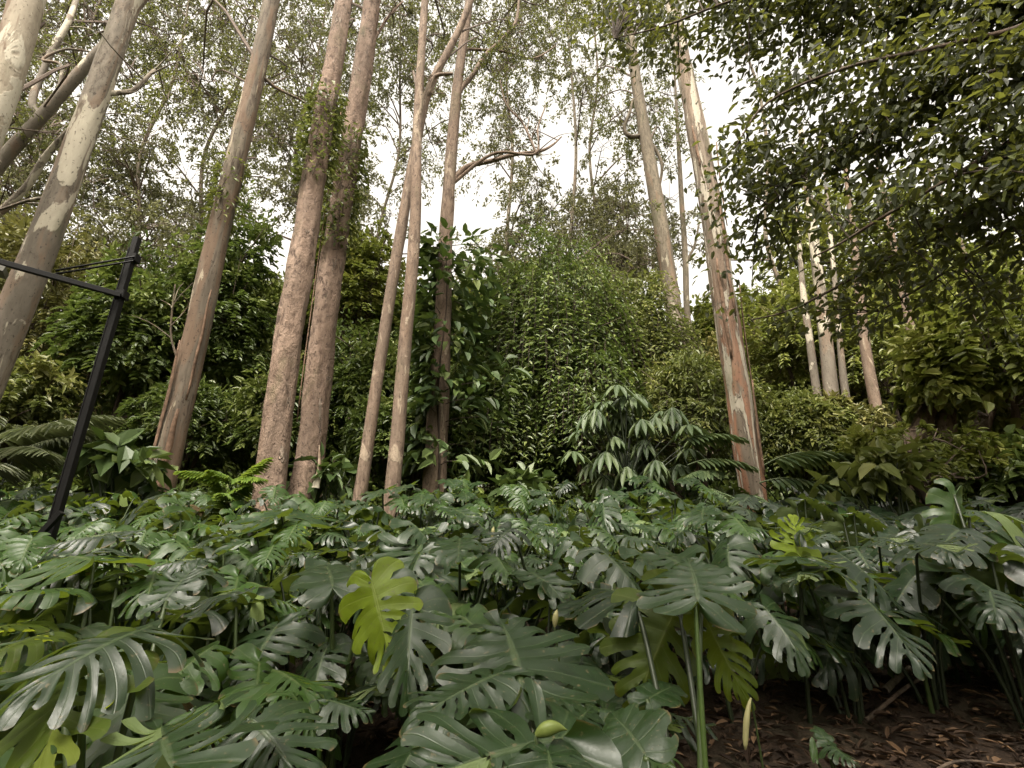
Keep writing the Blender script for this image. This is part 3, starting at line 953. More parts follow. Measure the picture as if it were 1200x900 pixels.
bush_tree("vine_covered_tree", "rounded dark vine-covered tree in the middle behind the climber trunk", 640, 288, 600, 12.5, 205, 17000, 0.15, 0.06, M["dark_leaf"], 0.8, 22, hang=True)
bush_tree("vine_covered_tree", "smaller dark vine-draped tree right of the rounded one", 735, 312, 600, 13.5, 135, 9000, 0.15, 0.06, M["mid_leaf"], 0.8, 14, hang=True)
bush_tree("bushy_tree", "low green bushy tree behind the umbrella-leaved plant", 800, 425, 600, 11.5, 200, 12000, 0.13, 0.045, M["mid_leaf"], 0.6, 18)
bush_tree("bushy_tree", "dark bushy tree just right of the red peeling trunk", 925, 465, 600, 10.8, 135, 11000, 0.13, 0.05, M["mid_leaf"], 0.5, 16)
bush_tree("bushy_tree", "sunny yellow-green tree in the gap right of the red peeling trunk", 918, 335, 520, 17.0, 150, 9000, 0.19, 0.08, M["bright_leaf"], 0.3, 14)  # bright leaf colour stands in for light from behind
bush_tree("bushy_tree", "bushy tree behind the pale and brown right background trunks", 1020, 345, 590, 17.0, 230, 10000, 0.18, 0.08, M["bright_leaf"], 0.3, 16)  # brightened leaf colour imitates backlight through this tree
bush_tree("bushy_tree", "olive-green tree standing beyond the black post, sky showing through its top", 70, 265, 560, 13.0, 240, 7500, 0.20, 0.09, M["olive_leaf"], 0.3, 20, depth=2.0)
bush_tree("bushy_tree", "dark tree between the post top and the straight brown trunk", 185, 300, 575, 12.0, 150, 9000, 0.18, 0.085, M["dark_leaf"], 0.3, 18)
bush_tree("bushy_tree", "tall dark tree filling the gap before the thickest reddish trunk", 285, 255, 585, 13.0, 130, 11000, 0.18, 0.08, M["dark_leaf"], 0.3, 20)
bush_tree("bushy_tree", "bright-topped tree between the two reddish rough trunks and slim pair", 425, 260, 470, 17.0, 110, 8000, 0.20, 0.09, M["bright_leaf"], 0.3, 14)
bush_tree("bushy_tree", "shadowy tree behind the slim pair of trunks", 445, 385, 600, 12.5, 170, 11000, 0.16, 0.07, M["dark_leaf"], 0.4, 18)
bush_tree("bushy_tree", "low shadowy tree behind the foot of the straight brown trunk", 235, 450, 590, 11.5, 150, 8000, 0.15, 0.06, M["dark_leaf"], 0.4, 14)
bush_tree("bushy_tree", "low shadowy tree at the far left edge behind the post foot", 20, 430, 590, 10.5, 190, 8500, 0.16, 0.07, M["mid_leaf"], 0.4, 14)
bush_tree("broad_leaved_tree", "broad-leaved light green tree overhanging the right edge", 1140, 355, 560, 7.6, 185, 4200, 0.17, 0.10, M["bright_leaf"], 0.35, 16, upn=1.0, trunk_mat=M["bark_dark"], stems=2)
bush_tree("shrub", "light green broad-leaved shrub under the right background trunks", 1060, 500, 605, 7.4, 170, 4200, 0.115, 0.065, M["bright_leaf"], 0.3, 14, cat="shrub", upn=1.0, sprays=0.25)
bush_tree("shrub", "dark low shrub at the right edge above the shaded plants", 1180, 520, 620, 7.0, 150, 1600, 0.16, 0.09, M["dark_leaf"], 0.3, 10, cat="shrub", upn=1.0)
bush_tree("bushy_tree", "tree with leaves coloured as if backlit, behind the broad-leaved one, reaching the right edge", 1150, 300, 560, 12.0, 230, 11000, 0.19, 0.09, M["bright_leaf"], 0.3, 18)  # backlight put into the leaf colour here

bush_tree("bushy_tree", "low vine-tangled bush right of the climber-wrapped trunk", 590, 425, 605, 11.4, 130, 7500, 0.15, 0.06, M["dark_leaf"], 0.6, 14, hang=True)
bush_tree("bushy_tree", "low tangled bush between the rounded vine tree and umbrella-leaved plant", 685, 400, 605, 11.0, 130, 7500, 0.14, 0.055, M["dark_leaf"], 0.6, 14, hang=True)
bush_tree("bushy_tree", "low dark bush filling the space behind the slim pair's feet", 480, 470, 610, 10.8, 130, 6500, 0.15, 0.06, M["dark_leaf"], 0.4, 12)
bush_tree("bushy_tree", "low olive bush in front of the thickest mottled background trunk", 985, 468, 610, 11.0, 130, 6500, 0.15, 0.06, M["olive_leaf"], 0.4, 12)
bush_tree("bushy_tree", "low dark bush behind the two reddish rough trunks", 350, 430, 610, 11.5, 120, 6500, 0.15, 0.06, M["dark_leaf"], 0.4, 12)

bush_tree("bushy_tree", "tall hazy light green tree rising behind the right background trunks", 985, 225, 480, 23.0, 250, 11000, 0.30, 0.13, M["bright_leaf"], 0.3, 22)
bush_tree("bushy_tree", "hazy light green tree beyond the thin grey trunk, right of the middle", 850, 345, 480, 22.0, 130, 6500, 0.27, 0.12, M["bright_leaf"], 0.3, 14)

# background trees, copies of three builds
bg_protos = []
for v, (mt, n, dr) in enumerate([("dark_leaf", 9000, 0.3), ("mid_leaf", 9000, 0.35), ("olive_leaf", 8000, 0.4)]):
    root = thing("forest_tree", "leafy tree in the dense dark forest behind the tall trunks", "tree", (0, 0, 0), "forest trees behind the tall trunks")
    mb = MB()
    leaf_mass(mb, lumpy((0, 0, 3.6), (2.3, 2.1, 3.1), 22), n, 0.27, 0.125, dr, 0, 0.4, 0.7, None, 0.8)
    a = mb.build("crown", M[mt], root, smooth=False)
    mb = MB()
    tube(mb, smooth_path([(0, 0, -0.5), (0.1, 0, 1.5), (0, 0.1, 3.2), (0.2, 0, 5)], 14), np.linspace(0.2, 0.05, 15), 8, 0, wob=0.1)
    for q in range(7):
        e = Vector((R.uniform(-1.6, 1.6), R.uniform(-1.5, 1.5), R.uniform(3, 6)))
        tube(mb, smooth_path([(0, 0, R.uniform(1, 3)), e * 0.6 + Vector((0, 0, 0.8)), e], 6), np.linspace(0.07, 0.015, 7), 5, 0)
    b = mb.build("trunk", M["bark_dark"], root)
    KIDS[root.name] = [a, b]
    bg_protos.append(root)
bg = []
for (px, Y, top) in [(-60, 17, 330), (60, 20, 380), (150, 18, 400), (225, 17, 360), (330, 18, 350), (395, 21, 345), (480, 18, 360), (560, 19, 350), (640, 20, 330), (700, 18, 345), (770, 19, 400), (845, 20, 405),
                     (900, 22, 400), (960, 19, 370), (1020, 20, 345), (1085, 18, 335), (1150, 17, 320), (1230, 16, 310), (110, 24, 385), (290, 24, 340), (430, 25, 320), (520, 25, 345), (600, 26, 340), (820, 26, 395), (1000, 25, 330), (1120, 25, 320),
                     (1260, 12, 330), (-90, 12, 380)]:
    t = at(px, top, Y)
    g = gz(t.x, Y)
    bg.append((t.x, Y, g, (t.z - g) / 6.8))
for i, (x, y, g, s) in enumerate(bg):
    pr = bg_protos[i % 3]
    if i < 3:
        pr.location = (x, y, g)
        pr.scale = (s,) * 3
    else:
        dup(pr, (x, y, g), R.uniform(0, 6.28), s)

# far woods closing the view
mb = MB()
cs = []
for i in range(90):
    Y = R.uniform(30, 48)
    x = R.uniform(-62, 62)
    h = R.uniform(3.5, 7)
    cs.append((Vector((x, Y, gz(x, Y) + h * 0.45)), (R.uniform(3, 5), 3.0, h * 0.6)))
leaf_mass(mb, cs, 45000, 0.75, 0.42, 0.3, 0, 0.3)
o = mb.build("distant_forest", M["mid_leaf"], smooth=False)
tag(o, "far dark green woods on the slope", "forest", kind="stuff")

# low leafy undergrowth hiding the soil under the trees
mb = MB()
cs = []
for i in range(420):
    Y = R.uniform(8.6, 18)
    x = R.uniform(-1.1, 1.1) * Y
    cs.append((Vector((x, Y, gz(x, Y) + 0.2)), (R.uniform(.4, .9), R.uniform(.4, .8), R.uniform(0.35, 0.7) + 0.09 * (Y - 8.6))))
leaf_mass(mb, cs, 60000, 0.15, 0.07, 0.25, 0, 0.5)
o = mb.build("undergrowth", M["dark_leaf"], smooth=False)
tag(o, "dark leafy undergrowth beneath the trees", "undergrowth", kind="stuff")

# ------------------------------------------------------------------ dark overhanging tree, top right
def build_fig():
    Yt = 3.4
    tb = Vector((5.6, 3.2, gz(5.6, 3.2)))
    root = thing("overhanging_tree", "dark tree spreading its leafy boughs over the upper right", "tree", tb)
    mb = MB()
    tp = smooth_path([tb - Vector((0, 0, 0.2)), tb + Vector((0.1, 0.1, 2)), tb + Vector((-0.1, 0.3, 4.2)), tb + Vector((0.0, 0.6, 7.5)), tb + Vector((-0.6, 0.9, 10))], 40)
    tube(mb, tp, lerp_list([0.34, 0.26, 0.22, 0.16, 0.05], 40), 16, 0, wob=0.1)
    boughs = [
        [(1250, 120, 3.6), (1185, 165, 3.8), (1120, 205, 4.0), (1050, 245, 4.3), (985, 285, 4.6), (955, 300, 4.8)],
        [(1250, 190, 3.8), (1180, 225, 4.2), (1100, 270, 4.7), (1010, 320, 5.2), (930, 362, 5.6), (880, 375, 5.9)],
        [(1250, 25, 3.4), (1170, 40, 3.6), (1080, 60, 3.9), (990, 80, 4.2), (900, 120, 4.6), (860, 175, 4.8)],
        [(1230, 70, 3.5), (1150, 90, 3.9), (1050, 130, 4.4), (960, 190, 5.0), (890, 250, 5.4)],
        [(1220, -60, 3.4), (1100, -50, 3.8), (980, -30, 4.2), (860, 0, 4.6), (780, 30, 4.9), (720, 45, 5.2)],
        [(1220, 250, 4.5), (1160, 285, 5.0), (1090, 330, 5.6), (1030, 365, 6.2)],
    ]
    sub = []
    for b in boughs:
        pts = [at(*p) for p in b]
        a = min(tp, key=lambda q: abs(q.z - (pts[0].z - 0.6)))
        full = [Vector(a)] + pts
        k = 30
        path = smooth_path(full, k)
        tube(mb, path, lerp_list([0.055, 0.034, 0.024, 0.016, 0.008], k), 8, 0, wob=0.1)
        sub.append(path)
    mb.build("trunk", M["bark_dark"], root, tb)
    mb = MB()
    clumps = []
    for gy in range(-100, 385, 30):
        for gx in range(690, 1290, 30):
            x, y = gx + R.uniform(-16, 16), gy + R.uniform(-16, 16)
            # outline of the leafy mass in the place
            lim = 845 + 0.0 * y
            if y < 85: lim = 690 + max(0, y) * 0.8 + (40 if y > 60 else 0)
            elif y < 215: lim = 862 + 30 * math.sin(y * 0.05)
            else: lim = 835 + 18 * math.sin(y * 0.07) + max(0, y - 300) * 0.6
            if x < lim: continue
            if in_gap(x, y, 1.0): continue
            dens = 1.0
            if y > 120 and x > 900: dens = 0.75
            if 700 < x < 850 and y > -20: dens = 0.72
            if y < 110 and x > 880: dens = 1.25
            if y > 235: dens = 0.5
            if y > 300 and R.random() < 0.4: continue
            Y = 3.6 + 2.2 * (1250 - x) / 500 + R.uniform(-0.5, 0.9) + max(0, y - 200) * 0.006
            clumps.append((at(x, y, Y), px_size(x, y, Y, 26), dens))
    allp = np.array([list(p) for s in sub for p in s[6:]])
    for C, r_, dens in clumps:
        C = np.array(C)
        i = int(np.argmin(np.linalg.norm(allp - C, axis=1)))
        A = allp[i]
        v = C - A
        tube(mb, smooth_path([A, A + v * 0.5 + np.array([0, 0, 0.06]), C, C + unit(v) * 0.12 + np.array([0, 0, -0.05])], 7), np.linspace(0.011, 0.003, 8), 4, 1)
        q = int(95 * dens)
        t = R.random(q)
        P = A + v * (0.35 + 0.65 * t[:, None]) + R.normal(0, 1, (q, 3)) * r_ * np.array([0.75, 0.75, 0.55])
        D = R.normal(0, 0.5, (q, 3)) + np.array([-0.45, 0.1, -0.45])
        leaves(mb, P, D, R.normal(0, 0.55, (q, 3)) + np.array([0, 0, 0.8]), 0.122 * (0.6 + 0.7 * R.random(q)), 0.062 * (0.7 + 0.6 * R.random(q)), 0, np.clip(R.random(q) ** 1.5, 0, 1), 0.2, 0.15)
    # unseen leaf masses added above the viewer to shade the near bed
    ov = []
    for i in range(34):
        x, y = R.uniform(-3.2, 6.5), R.uniform(-4.5, 1.6)
        ov.append((Vector((x, y, 6.6 + 0.12 * x + R.uniform(-0.6, 0.9))), (R.uniform(0.7, 1.2), R.uniform(0.7, 1.2), R.uniform(0.25, 0.5))))
    leaf_mass(mb, ov, 9500, 0.16, 0.085, 0.3, 0, 0.8, 0.8)
    mb.build("crown", [M["fig_leaf"], M["twig_dark"]], root, tb, smooth=False)


build_fig()


# ------------------------------------------------------------------ split-leaf plants
def blade(seed, nl=7, split=0.5, W=0.5, droop=0.25, fold=-0.18, holes=True, ripple=0.042, mat=None, name="leaf", elong=1.0):
    """Heart-shaped leaf, one unit long, cut into lobes from the edge, with holes near the midrib. Base at the origin, tip along +Y."""
    rg = random.Random(seed)
    bm = bmesh.new()
    uvl = bm.loops.layers.uv.new("UVMap")
    NR, NC = 11, 5
    W *= 0.80
    asym = {-1: rg.uniform(0.6, 1.5), 1: rg.uniform(0.6, 1.5)}
    twist = rg.uniform(-0.25, 0.25)
    wav = (rg.uniform(4, 9), rg.uniform(3, 8), rg.uniform(0, 6))

    def th(u): return rad(np.interp(u, [0, .08, .3, .6, .85, 1], [168, 130, 88, 60, 34, 0]))
    def wl(u): return W * np.interp(u, [0, .015, .04, .08, .2, .45, .7, .88, .96, 1], [.10, .42, .66, .84, 1.0, 1.0, .80, .56, .44, .34]) / elong

    def mid(u): return (0.06 * math.sin(u * 2.2 + seed) * 0.4, 0.80 * u)
    for side in (-1, 1):
        cuts = [0.0] + sorted([(k + rg.uniform(-.27, .27)) / nl for k in range(1, nl)]) + [1.0]
        vs = [1.5] + [1 - split * rg.uniform(0.85, 1.2) for _ in range(nl - 1)] + [1.5]
        gm = [0] + [rg.uniform(0.20, 0.46) for _ in range(nl - 1)] + [0]
        hl = [None] + [(rg.uniform(.16, .24), rg.uniform(.07, .11)) if (holes and rg.random() < 0.65) else None for _ in range(nl - 1)] + [None]

        def gap(e, v):
            g = 0.0
            if v > vs[e]:
                x = min(1, (v - vs[e]) / 0.14)
                g = gm[e] * (x * x * (3 - 2 * x)) ** 0.6
            if hl[e] and vs[e] < 0.9:
                c, w = hl[e]
                d = abs(v - c) / w
                if d < 1:
                    g = max(g, 0.34 * math.sqrt(1 - d * d))
            return g
        for k in range(nl):
            u0, u1 = cuts[k], cuts[k + 1]
            uc, h = (u0 + u1) / 2, (u1 - u0) / 2
            tipd = rg.uniform(-0.12, 0.32) * (1 if nl > 3 else 0.4)
            ln = (rg.uniform(0.55, 0.8) if rg.random() < 0.09 else rg.uniform(0.86, 1.1)) if 0 < k < nl - 1 else 1
            NCk = 9 if k == 0 else NC
            grid = []
            for i in range(NR + 1):
                v = i / NR
                row = []
                for j in range(NCk):
                    s = -1 + 2 * j / (NCk - 1)
                    if k == 0: s = -1 + 2 * (j / (NCk - 1)) ** 1.7
                    ss = s * (1 - gap(k if s < 0 else k + 1, v))
                    u = uc + ss * h
                    # rounded lobe tip
                    ve = v * (1 - 0.10 * (s * s) * (v ** 3) * (1 if vs[k if s < 0 else k + 1] < 1 else 0.0))
                    lam = 1 if v < .5 else 1 + (ln - 1) * (v - .5) * 2
                    mx, my = mid(u)
                    t_ = th(u)
                    w = wl(u) * ve * lam
                    bend = -0.35 * v * v * math.sin(t_)
                    dx, dy = math.sin(t_ + bend * 0.5), math.cos(t_ + bend * 0.5)
                    x, y = mx + side * w * dx, my + w * dy
                    r2 = abs(w * dx)
                    z = 0.6 * fold * asym[side] * r2 + twist * x * y - 0.14 * asym[-side] * r2 * r2 / W - 0.65 * droop * (max(0, y) ** 2) - 0.12 * (min(0, y) ** 2)
                    z += 0.016 * (1 - s * s) * -1 * math.sin(PI * min(1, v * 1.2)) + 0.012
                    z += ripple * (math.sin(wav[0] * x * side + wav[2] + wav[1] * y) + 0.6 * math.sin(11 * y - 6 * x + seed)) * v
                    e = k if s < 0 else k + 1
                    free = max(0, v - max(min(vs[k], vs[k + 1]), 0)) if nl > 3 else 0
                    z -= tipd * (free ** 1.6) * (1 - 0.0 * abs(s))
                    row.append(bm.verts.new((x, y, z)))
                grid.append(row)
            for i in range(NR):
                for j in range(NCk - 1):
                    q = [grid[i][j], grid[i][j + 1], grid[i + 1][j + 1], grid[i + 1][j]]
                    pw = 1.7 if k == 0 else 1.0
                    s0, s1 = (j / (NCk - 1)) ** pw, ((j + 1) / (NCk - 1)) ** pw
                    uv = [(s0, i / NR), (s1, i / NR), (s1, (i + 1) / NR), (s0, (i + 1) / NR)]
                    if side > 0:
                        q.reverse()
                        uv.reverse()
                    f = bm.faces.new(q)
                    f.smooth = True
                    for lp, t in zip(f.loops, uv):
                        lp[uvl].uv = t
    bmesh.ops.remove_doubles(bm, verts=bm.verts, dist=0.0015)
    bmesh.ops.recalc_face_normals(bm, faces=bm.faces)
    up = sum(f.normal.z * f.calc_area() for f in bm.faces)
    if up < 0:
        bmesh.ops.reverse_faces(bm, faces=bm.faces)
    me = bpy.data.meshes.new(name)
    bm.to_mesh(me)
    bm.free()
    me.materials.append(mat or M["split_leaf"])
    return me


BL = [blade(i, nl=n, split=s, W=w, droop=d, fold=f) for i, (n, s, w, d, f) in enumerate([
    (7, 0.58, 0.60, 0.22, -0.16), (8, 0.62, 0.62, 0.30, -0.22), (6, 0.52, 0.58, 0.18, -0.10), (8, 0.66, 0.66, 0.34, -0.26), (7, 0.55, 0.64, 0.12, -0.08), (9, 0.66, 0.60, 0.28, -0.18), (7, 0.60, 0.66, 0.40, -0.30), (8, 0.5, 0.56, 0.2, -0.14),
    (6, 0.62, 0.62, 0.5, -0.25), (9, 0.7, 0.58, 0.3, 0.05), (7, 0.45, 0.66, 0.45, -0.35), (8, 0.6, 0.52, 0.1, 0.12), (5, 0.4, 0.6, 0.3, -0.2), (8, 0.68, 0.64, 0.55, -0.1),
    (7, 0.64, 0.6, 0.6, -0.3), (8, 0.58, 0.7, 0.2, -0.2), (6, 0.5, 0.54, 0.35, 0.15), (9, 0.72, 0.62, 0.45, -0.12), (7, 0.66, 0.68, 0.15, -0.28), (8, 0.48, 0.58, 0.5, -0.05)])]
BL_WHOLE = [blade(31, nl=3, split=0.0, W=0.50, droop=0.2, fold=0.12, holes=False), blade(32, nl=5, split=0.28, W=0.55, droop=0.3, fold=0.08, holes=False)]


def set_mat(o, mat):
    o.material_slots[0].link = "OBJECT"
    o.material_slots[0].material = mat


def place_blade(root, me, base, tip, nrm, ws=1.0, mat=None, rootloc=None, label=None, name="leaf"):
    base, tip, nrm = Vector(base), Vector(tip), Vector(nrm)
    yv = tip - base
    L = yv.length / 0.98
    yv.normalize()
    xv = yv.cross(nrm).normalized()
    zv = xv.cross(yv).normalized()
    m = Matrix.Identity(4)
    for i in range(3):
        m[i][0], m[i][1], m[i][2], m[i][3] = xv[i] * L * ws, yv[i] * L, zv[i] * L, base[i]
    o = bpy.data.objects.new(name, me)
    COL.objects.link(o)
    o.parent = root
    off = rootloc if rootloc is not None else Vector((0, 0, 0))
    o.matrix_basis = Matrix.Translation(-Vector(off)) @ m
    if mat: set_mat(o, mat)
    if label: o["label"] = label
    return o


def stalk(root, base, foot, r, mat, rootloc=(0, 0, 0), bow=0.25, name="stalk", over=None):
    base, foot = Vector(base), Vector(foot)
    h = base - foot
    out = Vector((h.x, h.y, 0))
    c1 = foot + Vector((0, 0, h.z * 0.45)) + out * (0.35 - bow * 0.5)
    c2 = foot + Vector((0, 0, h.z * 0.85)) + out * (0.8 - bow * 0.4)
    mb = MB()
    tube(mb, smooth_path([foot, c1, c2, base], 14), np.linspace(r * 1.35, r * 0.8, 15), 7, 0)
    return mb.build(name, mat, root, rootloc)


def proto_plant(v, n, mat, smat, label, group, hmin=0.4, hmax=0.95):
    root = thing("split_leaf_plant", label, "plant", (0, 0, 0), group)
    kids = []
    rg = random.Random(100 + v)
    for i in range(n):
        a = i * 2.4 + rg.uniform(-.4, .4)
        r = rg.uniform(0.12, 0.42)
        h = hmin + (hmax - hmin) * ((i * 0.618 + v * 0.37) % 1)
        b = Vector((math.cos(a) * r, math.sin(a) * r - 0.05, h))
        d = Vector((math.cos(a) * 0.9, math.sin(a) * 0.75 - 0.35, rg.uniform(-0.85, 0.15))).normalized()
        L = rg.uniform(0.28, 0.58)
        nrm = Vector((math.cos(a) * 0.35 + rg.uniform(-.45, .45), math.sin(a) * 0.3 - 0.3 + rg.uniform(-.4, .4), 1))
        me = BL[rg.randrange(len(BL))]
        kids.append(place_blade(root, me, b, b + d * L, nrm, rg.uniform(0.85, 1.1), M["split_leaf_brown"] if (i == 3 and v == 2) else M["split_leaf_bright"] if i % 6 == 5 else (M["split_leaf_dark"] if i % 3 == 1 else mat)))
        kids.append(stalk(root, b, Vector((math.cos(a) * 0.05, math.sin(a) * 0.05, -0.05)), 0.009, smat))
    KIDS[root.name] = kids
    return root


ZONES = {  # leaf and stalk colours carry light too: brighter left bed, darker shaded right
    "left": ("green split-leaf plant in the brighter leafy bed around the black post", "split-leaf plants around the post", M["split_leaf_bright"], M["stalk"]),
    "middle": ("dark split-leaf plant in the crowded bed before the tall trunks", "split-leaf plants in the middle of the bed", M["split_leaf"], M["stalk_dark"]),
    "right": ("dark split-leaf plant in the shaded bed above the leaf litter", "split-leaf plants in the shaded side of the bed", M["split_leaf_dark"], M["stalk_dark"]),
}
PROTO = {z: [proto_plant(q + 10 * i, 7, d[2], d[3], d[0], d[1]) for q in range(4)] for i, (z, d) in enumerate(ZONES.items())}
used = {z: [False] * 4 for z in PROTO}

spots = []
tries = 0
while tries < 14000 and len(spots) < 215:
    tries += 1
    Y = R.uniform(2.1, 8.6) if R.random() < 0.8 else R.uniform(5.5, 8.6)
    x = R.uniform(-1.12, 1.12) * Y
    # bare litter to the right
    if x > 1.0 and Y < 3.25 + 0.10 * max(0, x - 1.2): continue
    if abs(x) < 0.45 * Y and Y < 2.3: continue
    if 0.25 < x < 1.35 and Y < 2.95: continue
    if -1.05 < x < -0.2 and 1.8 < Y < 2.95: continue
    md = 0.35 + 0.018 * Y
    if any((x - a) ** 2 + (Y - b) ** 2 < md * md for a, b in spots): continue
    if any((x - T["base"].x) ** 2 + (Y - T["base"].y) ** 2 < 0.2 for T in TREES): continue
    spots.append((x, Y))
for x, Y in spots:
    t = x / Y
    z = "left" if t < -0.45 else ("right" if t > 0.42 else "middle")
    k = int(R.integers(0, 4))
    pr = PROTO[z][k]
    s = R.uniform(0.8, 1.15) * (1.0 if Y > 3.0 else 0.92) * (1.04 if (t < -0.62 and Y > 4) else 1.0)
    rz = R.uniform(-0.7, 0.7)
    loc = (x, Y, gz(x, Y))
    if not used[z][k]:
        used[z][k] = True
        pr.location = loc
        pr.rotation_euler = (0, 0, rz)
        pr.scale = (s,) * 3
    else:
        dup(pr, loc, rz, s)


# hero plants: leaves read off the photograph
def hero(label, foot, leaves_, name="split_leaf_plant"):
    fx = at(*foot)
    f = Vector((fx.x, fx.y, gz(fx.x, fx.y)))
    root = thing(name, label, "plant", f)
    for lf in leaves_:
        b, t = at(*lf["b"]), at(*lf["t"])
        me = lf.get("m", BL[0])
        place_blade(root, me, b, t, lf["n"], lf.get("w", 1.0), lf.get("mat"), f, lf.get("label"))
        if lf.get("stalk", True):
            ft = f + Vector((R.uniform(-.05, .05), R.uniform(-.05, .05), -0.03))
            if "foot" in lf:
                q = at(*lf["foot"])
                ft = Vector((q.x, q.y, gz(q.x, q.y)))
            stalk(root, b, ft, lf.get("r", 0.011), lf.get("smat", M["stalk"]), f, lf.get("bow", 0.2))
    return root, f


UP = (0, -0.3, 1)
SL, SB, SD, SLM, SO = (M[k] for k in ("split_leaf", "split_leaf_bright", "split_leaf_dark", "split_leaf_lime", "split_leaf_olive"))
hero("big glossy split-leaf plant filling the lower left, one leaf lime underneath", (120, 960, 2.0), [
    dict(b=(176, 734, 1.98), t=(8, 782, 1.55), n=(-.05, -.5, 1), m=BL[17], w=1.12),
    dict(b=(92, 770, 1.85), t=(28, 925, 1.5), n=(0.1, -.8, .5), m=BL[4], w=0.9, mat=SO, label="lime-green leaf hanging below the glossy one", smat=M["stalk_lime"]),
    dict(b=(60, 742, 2.2), t=(-40, 770, 1.9), n=(0, .2, 1), m=BL[2], w=0.8, mat=SO),
    dict(b=(195, 705, 2.5), t=(232, 655, 2.75), n=(0, -.6, 1), m=BL[11], w=1.1, mat=SL),
])
hero("split-leaf plant with drooping fingered leaves low on the left, nearest the camera", (250, 985, 1.7), [
    dict(b=(200, 905, 1.4), t=(186, 812, 1.78), n=(0, -.75, .8), m=BL[9], w=1.05),
    dict(b=(292, 842, 1.75), t=(352, 905, 1.6), n=(.2, -.7, .9), m=BL[3], w=1.2, mat=SL),
    dict(b=(215, 845, 1.8), t=(318, 785, 2.0), n=(-.1, -.3, 1), m=BL_WHOLE[0], w=0.35, mat=SB),
])
hero("plant with one bright lime leaf hanging to face the viewer", (385, 880, 2.9), [
    dict(b=(434, 682, 2.65), t=(458, 786, 2.5), n=(-.15, -1, .35), m=BL[4], w=0.92, mat=SLM, label="bright lime leaf with long holes", smat=M["stalk"], r=0.010, bow=0.0),
    dict(b=(388, 690, 2.75), t=(378, 645, 3.1), n=(0, -.35, .9), m=BL_WHOLE[1], w=1.1, mat=SL, smat=M["stalk"], bow=0.0),
    dict(b=(345, 800, 2.9), t=(385, 755, 3.1), n=(0, -.4, 1), m=BL[0], w=0.8, mat=SD),
])
hero("large split-leaf plant at bottom centre with broad dusty green leaves", (640, 985, 1.75), [
    dict(b=(660, 868, 1.5), t=(440, 892, 1.28), n=(-.05, -.6, 1), m=BL[9], w=1.05),
    dict(b=(612, 808, 1.85), t=(578, 705, 2.25), n=(0, -.75, .75), m=BL[0], w=1.35),
    dict(b=(590, 790, 1.9), t=(470, 838, 1.65), n=(-.2, -.5, 1), m=BL[7], w=0.9),
    dict(b=(655, 872, 1.48), t=(700, 800, 1.75), n=(.1, -.6, .8), m=BL[6], w=0.9),
    dict(b=(640, 880, 1.4), t=(650, 960, 1.2), n=(0, -.4, 1), m=BL[4], w=1.0, stalk=False),
])
hero("plant with a smooth deep green uncut leaf at the bottom, right of centre", (775, 980, 1.7), [
    dict(b=(757, 888, 1.5), t=(706, 822, 1.68), n=(-.5, -.6, .75), m=BL_WHOLE[1], w=1.25, mat=SL),
    dict(b=(690, 852, 1.7), t=(735, 828, 1.75), n=(0, -.5, 1), m=BL_WHOLE[1], w=0.8, mat=SL),
    dict(b=(740, 860, 1.9), t=(800, 905, 1.7), n=(0.2, -.4, 1), m=BL[0], w=0.9, mat=SB),
])
rt, ff = hero("tall-stalked plant with one glossy flat leaf over hanging lime leaves", (824, 960, 2.0), [
    dict(b=(815, 706, 2.2), t=(805, 638, 2.45), n=(-.05, -.42, 1), m=BL[1], w=1.35, mat=SL, foot=(824, 960, 2.05), bow=0.0, r=0.0095, smat=M["stalk_lime"]),
    dict(b=(795, 706, 2.45), t=(748, 836, 2.3), n=(.1, -1, .2), m=BL[0], w=0.95, mat=SO, label="olive-lime leaf hanging edge down", smat=M["stalk_dark"]),
    dict(b=(822, 712, 2.3), t=(884, 838, 2.2), n=(-.45, -1, .2), m=BL[7], w=0.62, mat=SO, label="olive-lime leaf hanging with a curled tip", smat=M["stalk"]),
    dict(b=(745, 706, 2.5), t=(690, 668, 3.0), n=(0, -.3, 1), m=BL[3], w=1.0, mat=SD, smat=M["stalk_dark"]),
    dict(b=(758, 820, 2.2), t=(798, 790, 2.35), n=(0, -.4, 1), m=BL_WHOLE[1], w=0.9, mat=SL),
])
hero("plant with a fanned yellow-green leaf standing left of the shaded bed", (948, 790, 3.6), [
    dict(b=(937, 652, 3.5), t=(931, 602, 3.55), n=(0, -1, .35), m=BL[4], w=1.15, mat=SLM, smat=M["stalk_dark"], bow=0.0),
    dict(b=(938, 654, 3.45), t=(952, 690, 3.4), n=(0, -1, .5), m=BL[0], w=1.2, mat=SO, stalk=False),
    dict(b=(936, 656, 3.35), t=(930, 640, 3.9), n=(0, -.1, 1), m=BL[5], w=1.1, mat=SL, stalk=False),
])
hero("plant with one vivid green fingered leaf hanging in the shade at the right", (1175, 800, 3.9), [
    dict(b=(1138, 668, 3.7), t=(1152, 748, 3.55), n=(-.1, -1, .35), m=BL[3], w=0.85, mat=SB, smat=M["stalk_dark"]),
    dict(b=(1118, 580, 4.2), t=(1112, 655, 4.1), n=(.3, -1, .3), m=BL[4], w=0.6, mat=SB, smat=M["stalk_dark"]),
    dict(b=(1135, 600, 4.2), t=(1215, 598, 4.4), n=(0, -.3, 1), m=BL[5], w=0.8, mat=SL, smat=M["stalk_dark"]),
])
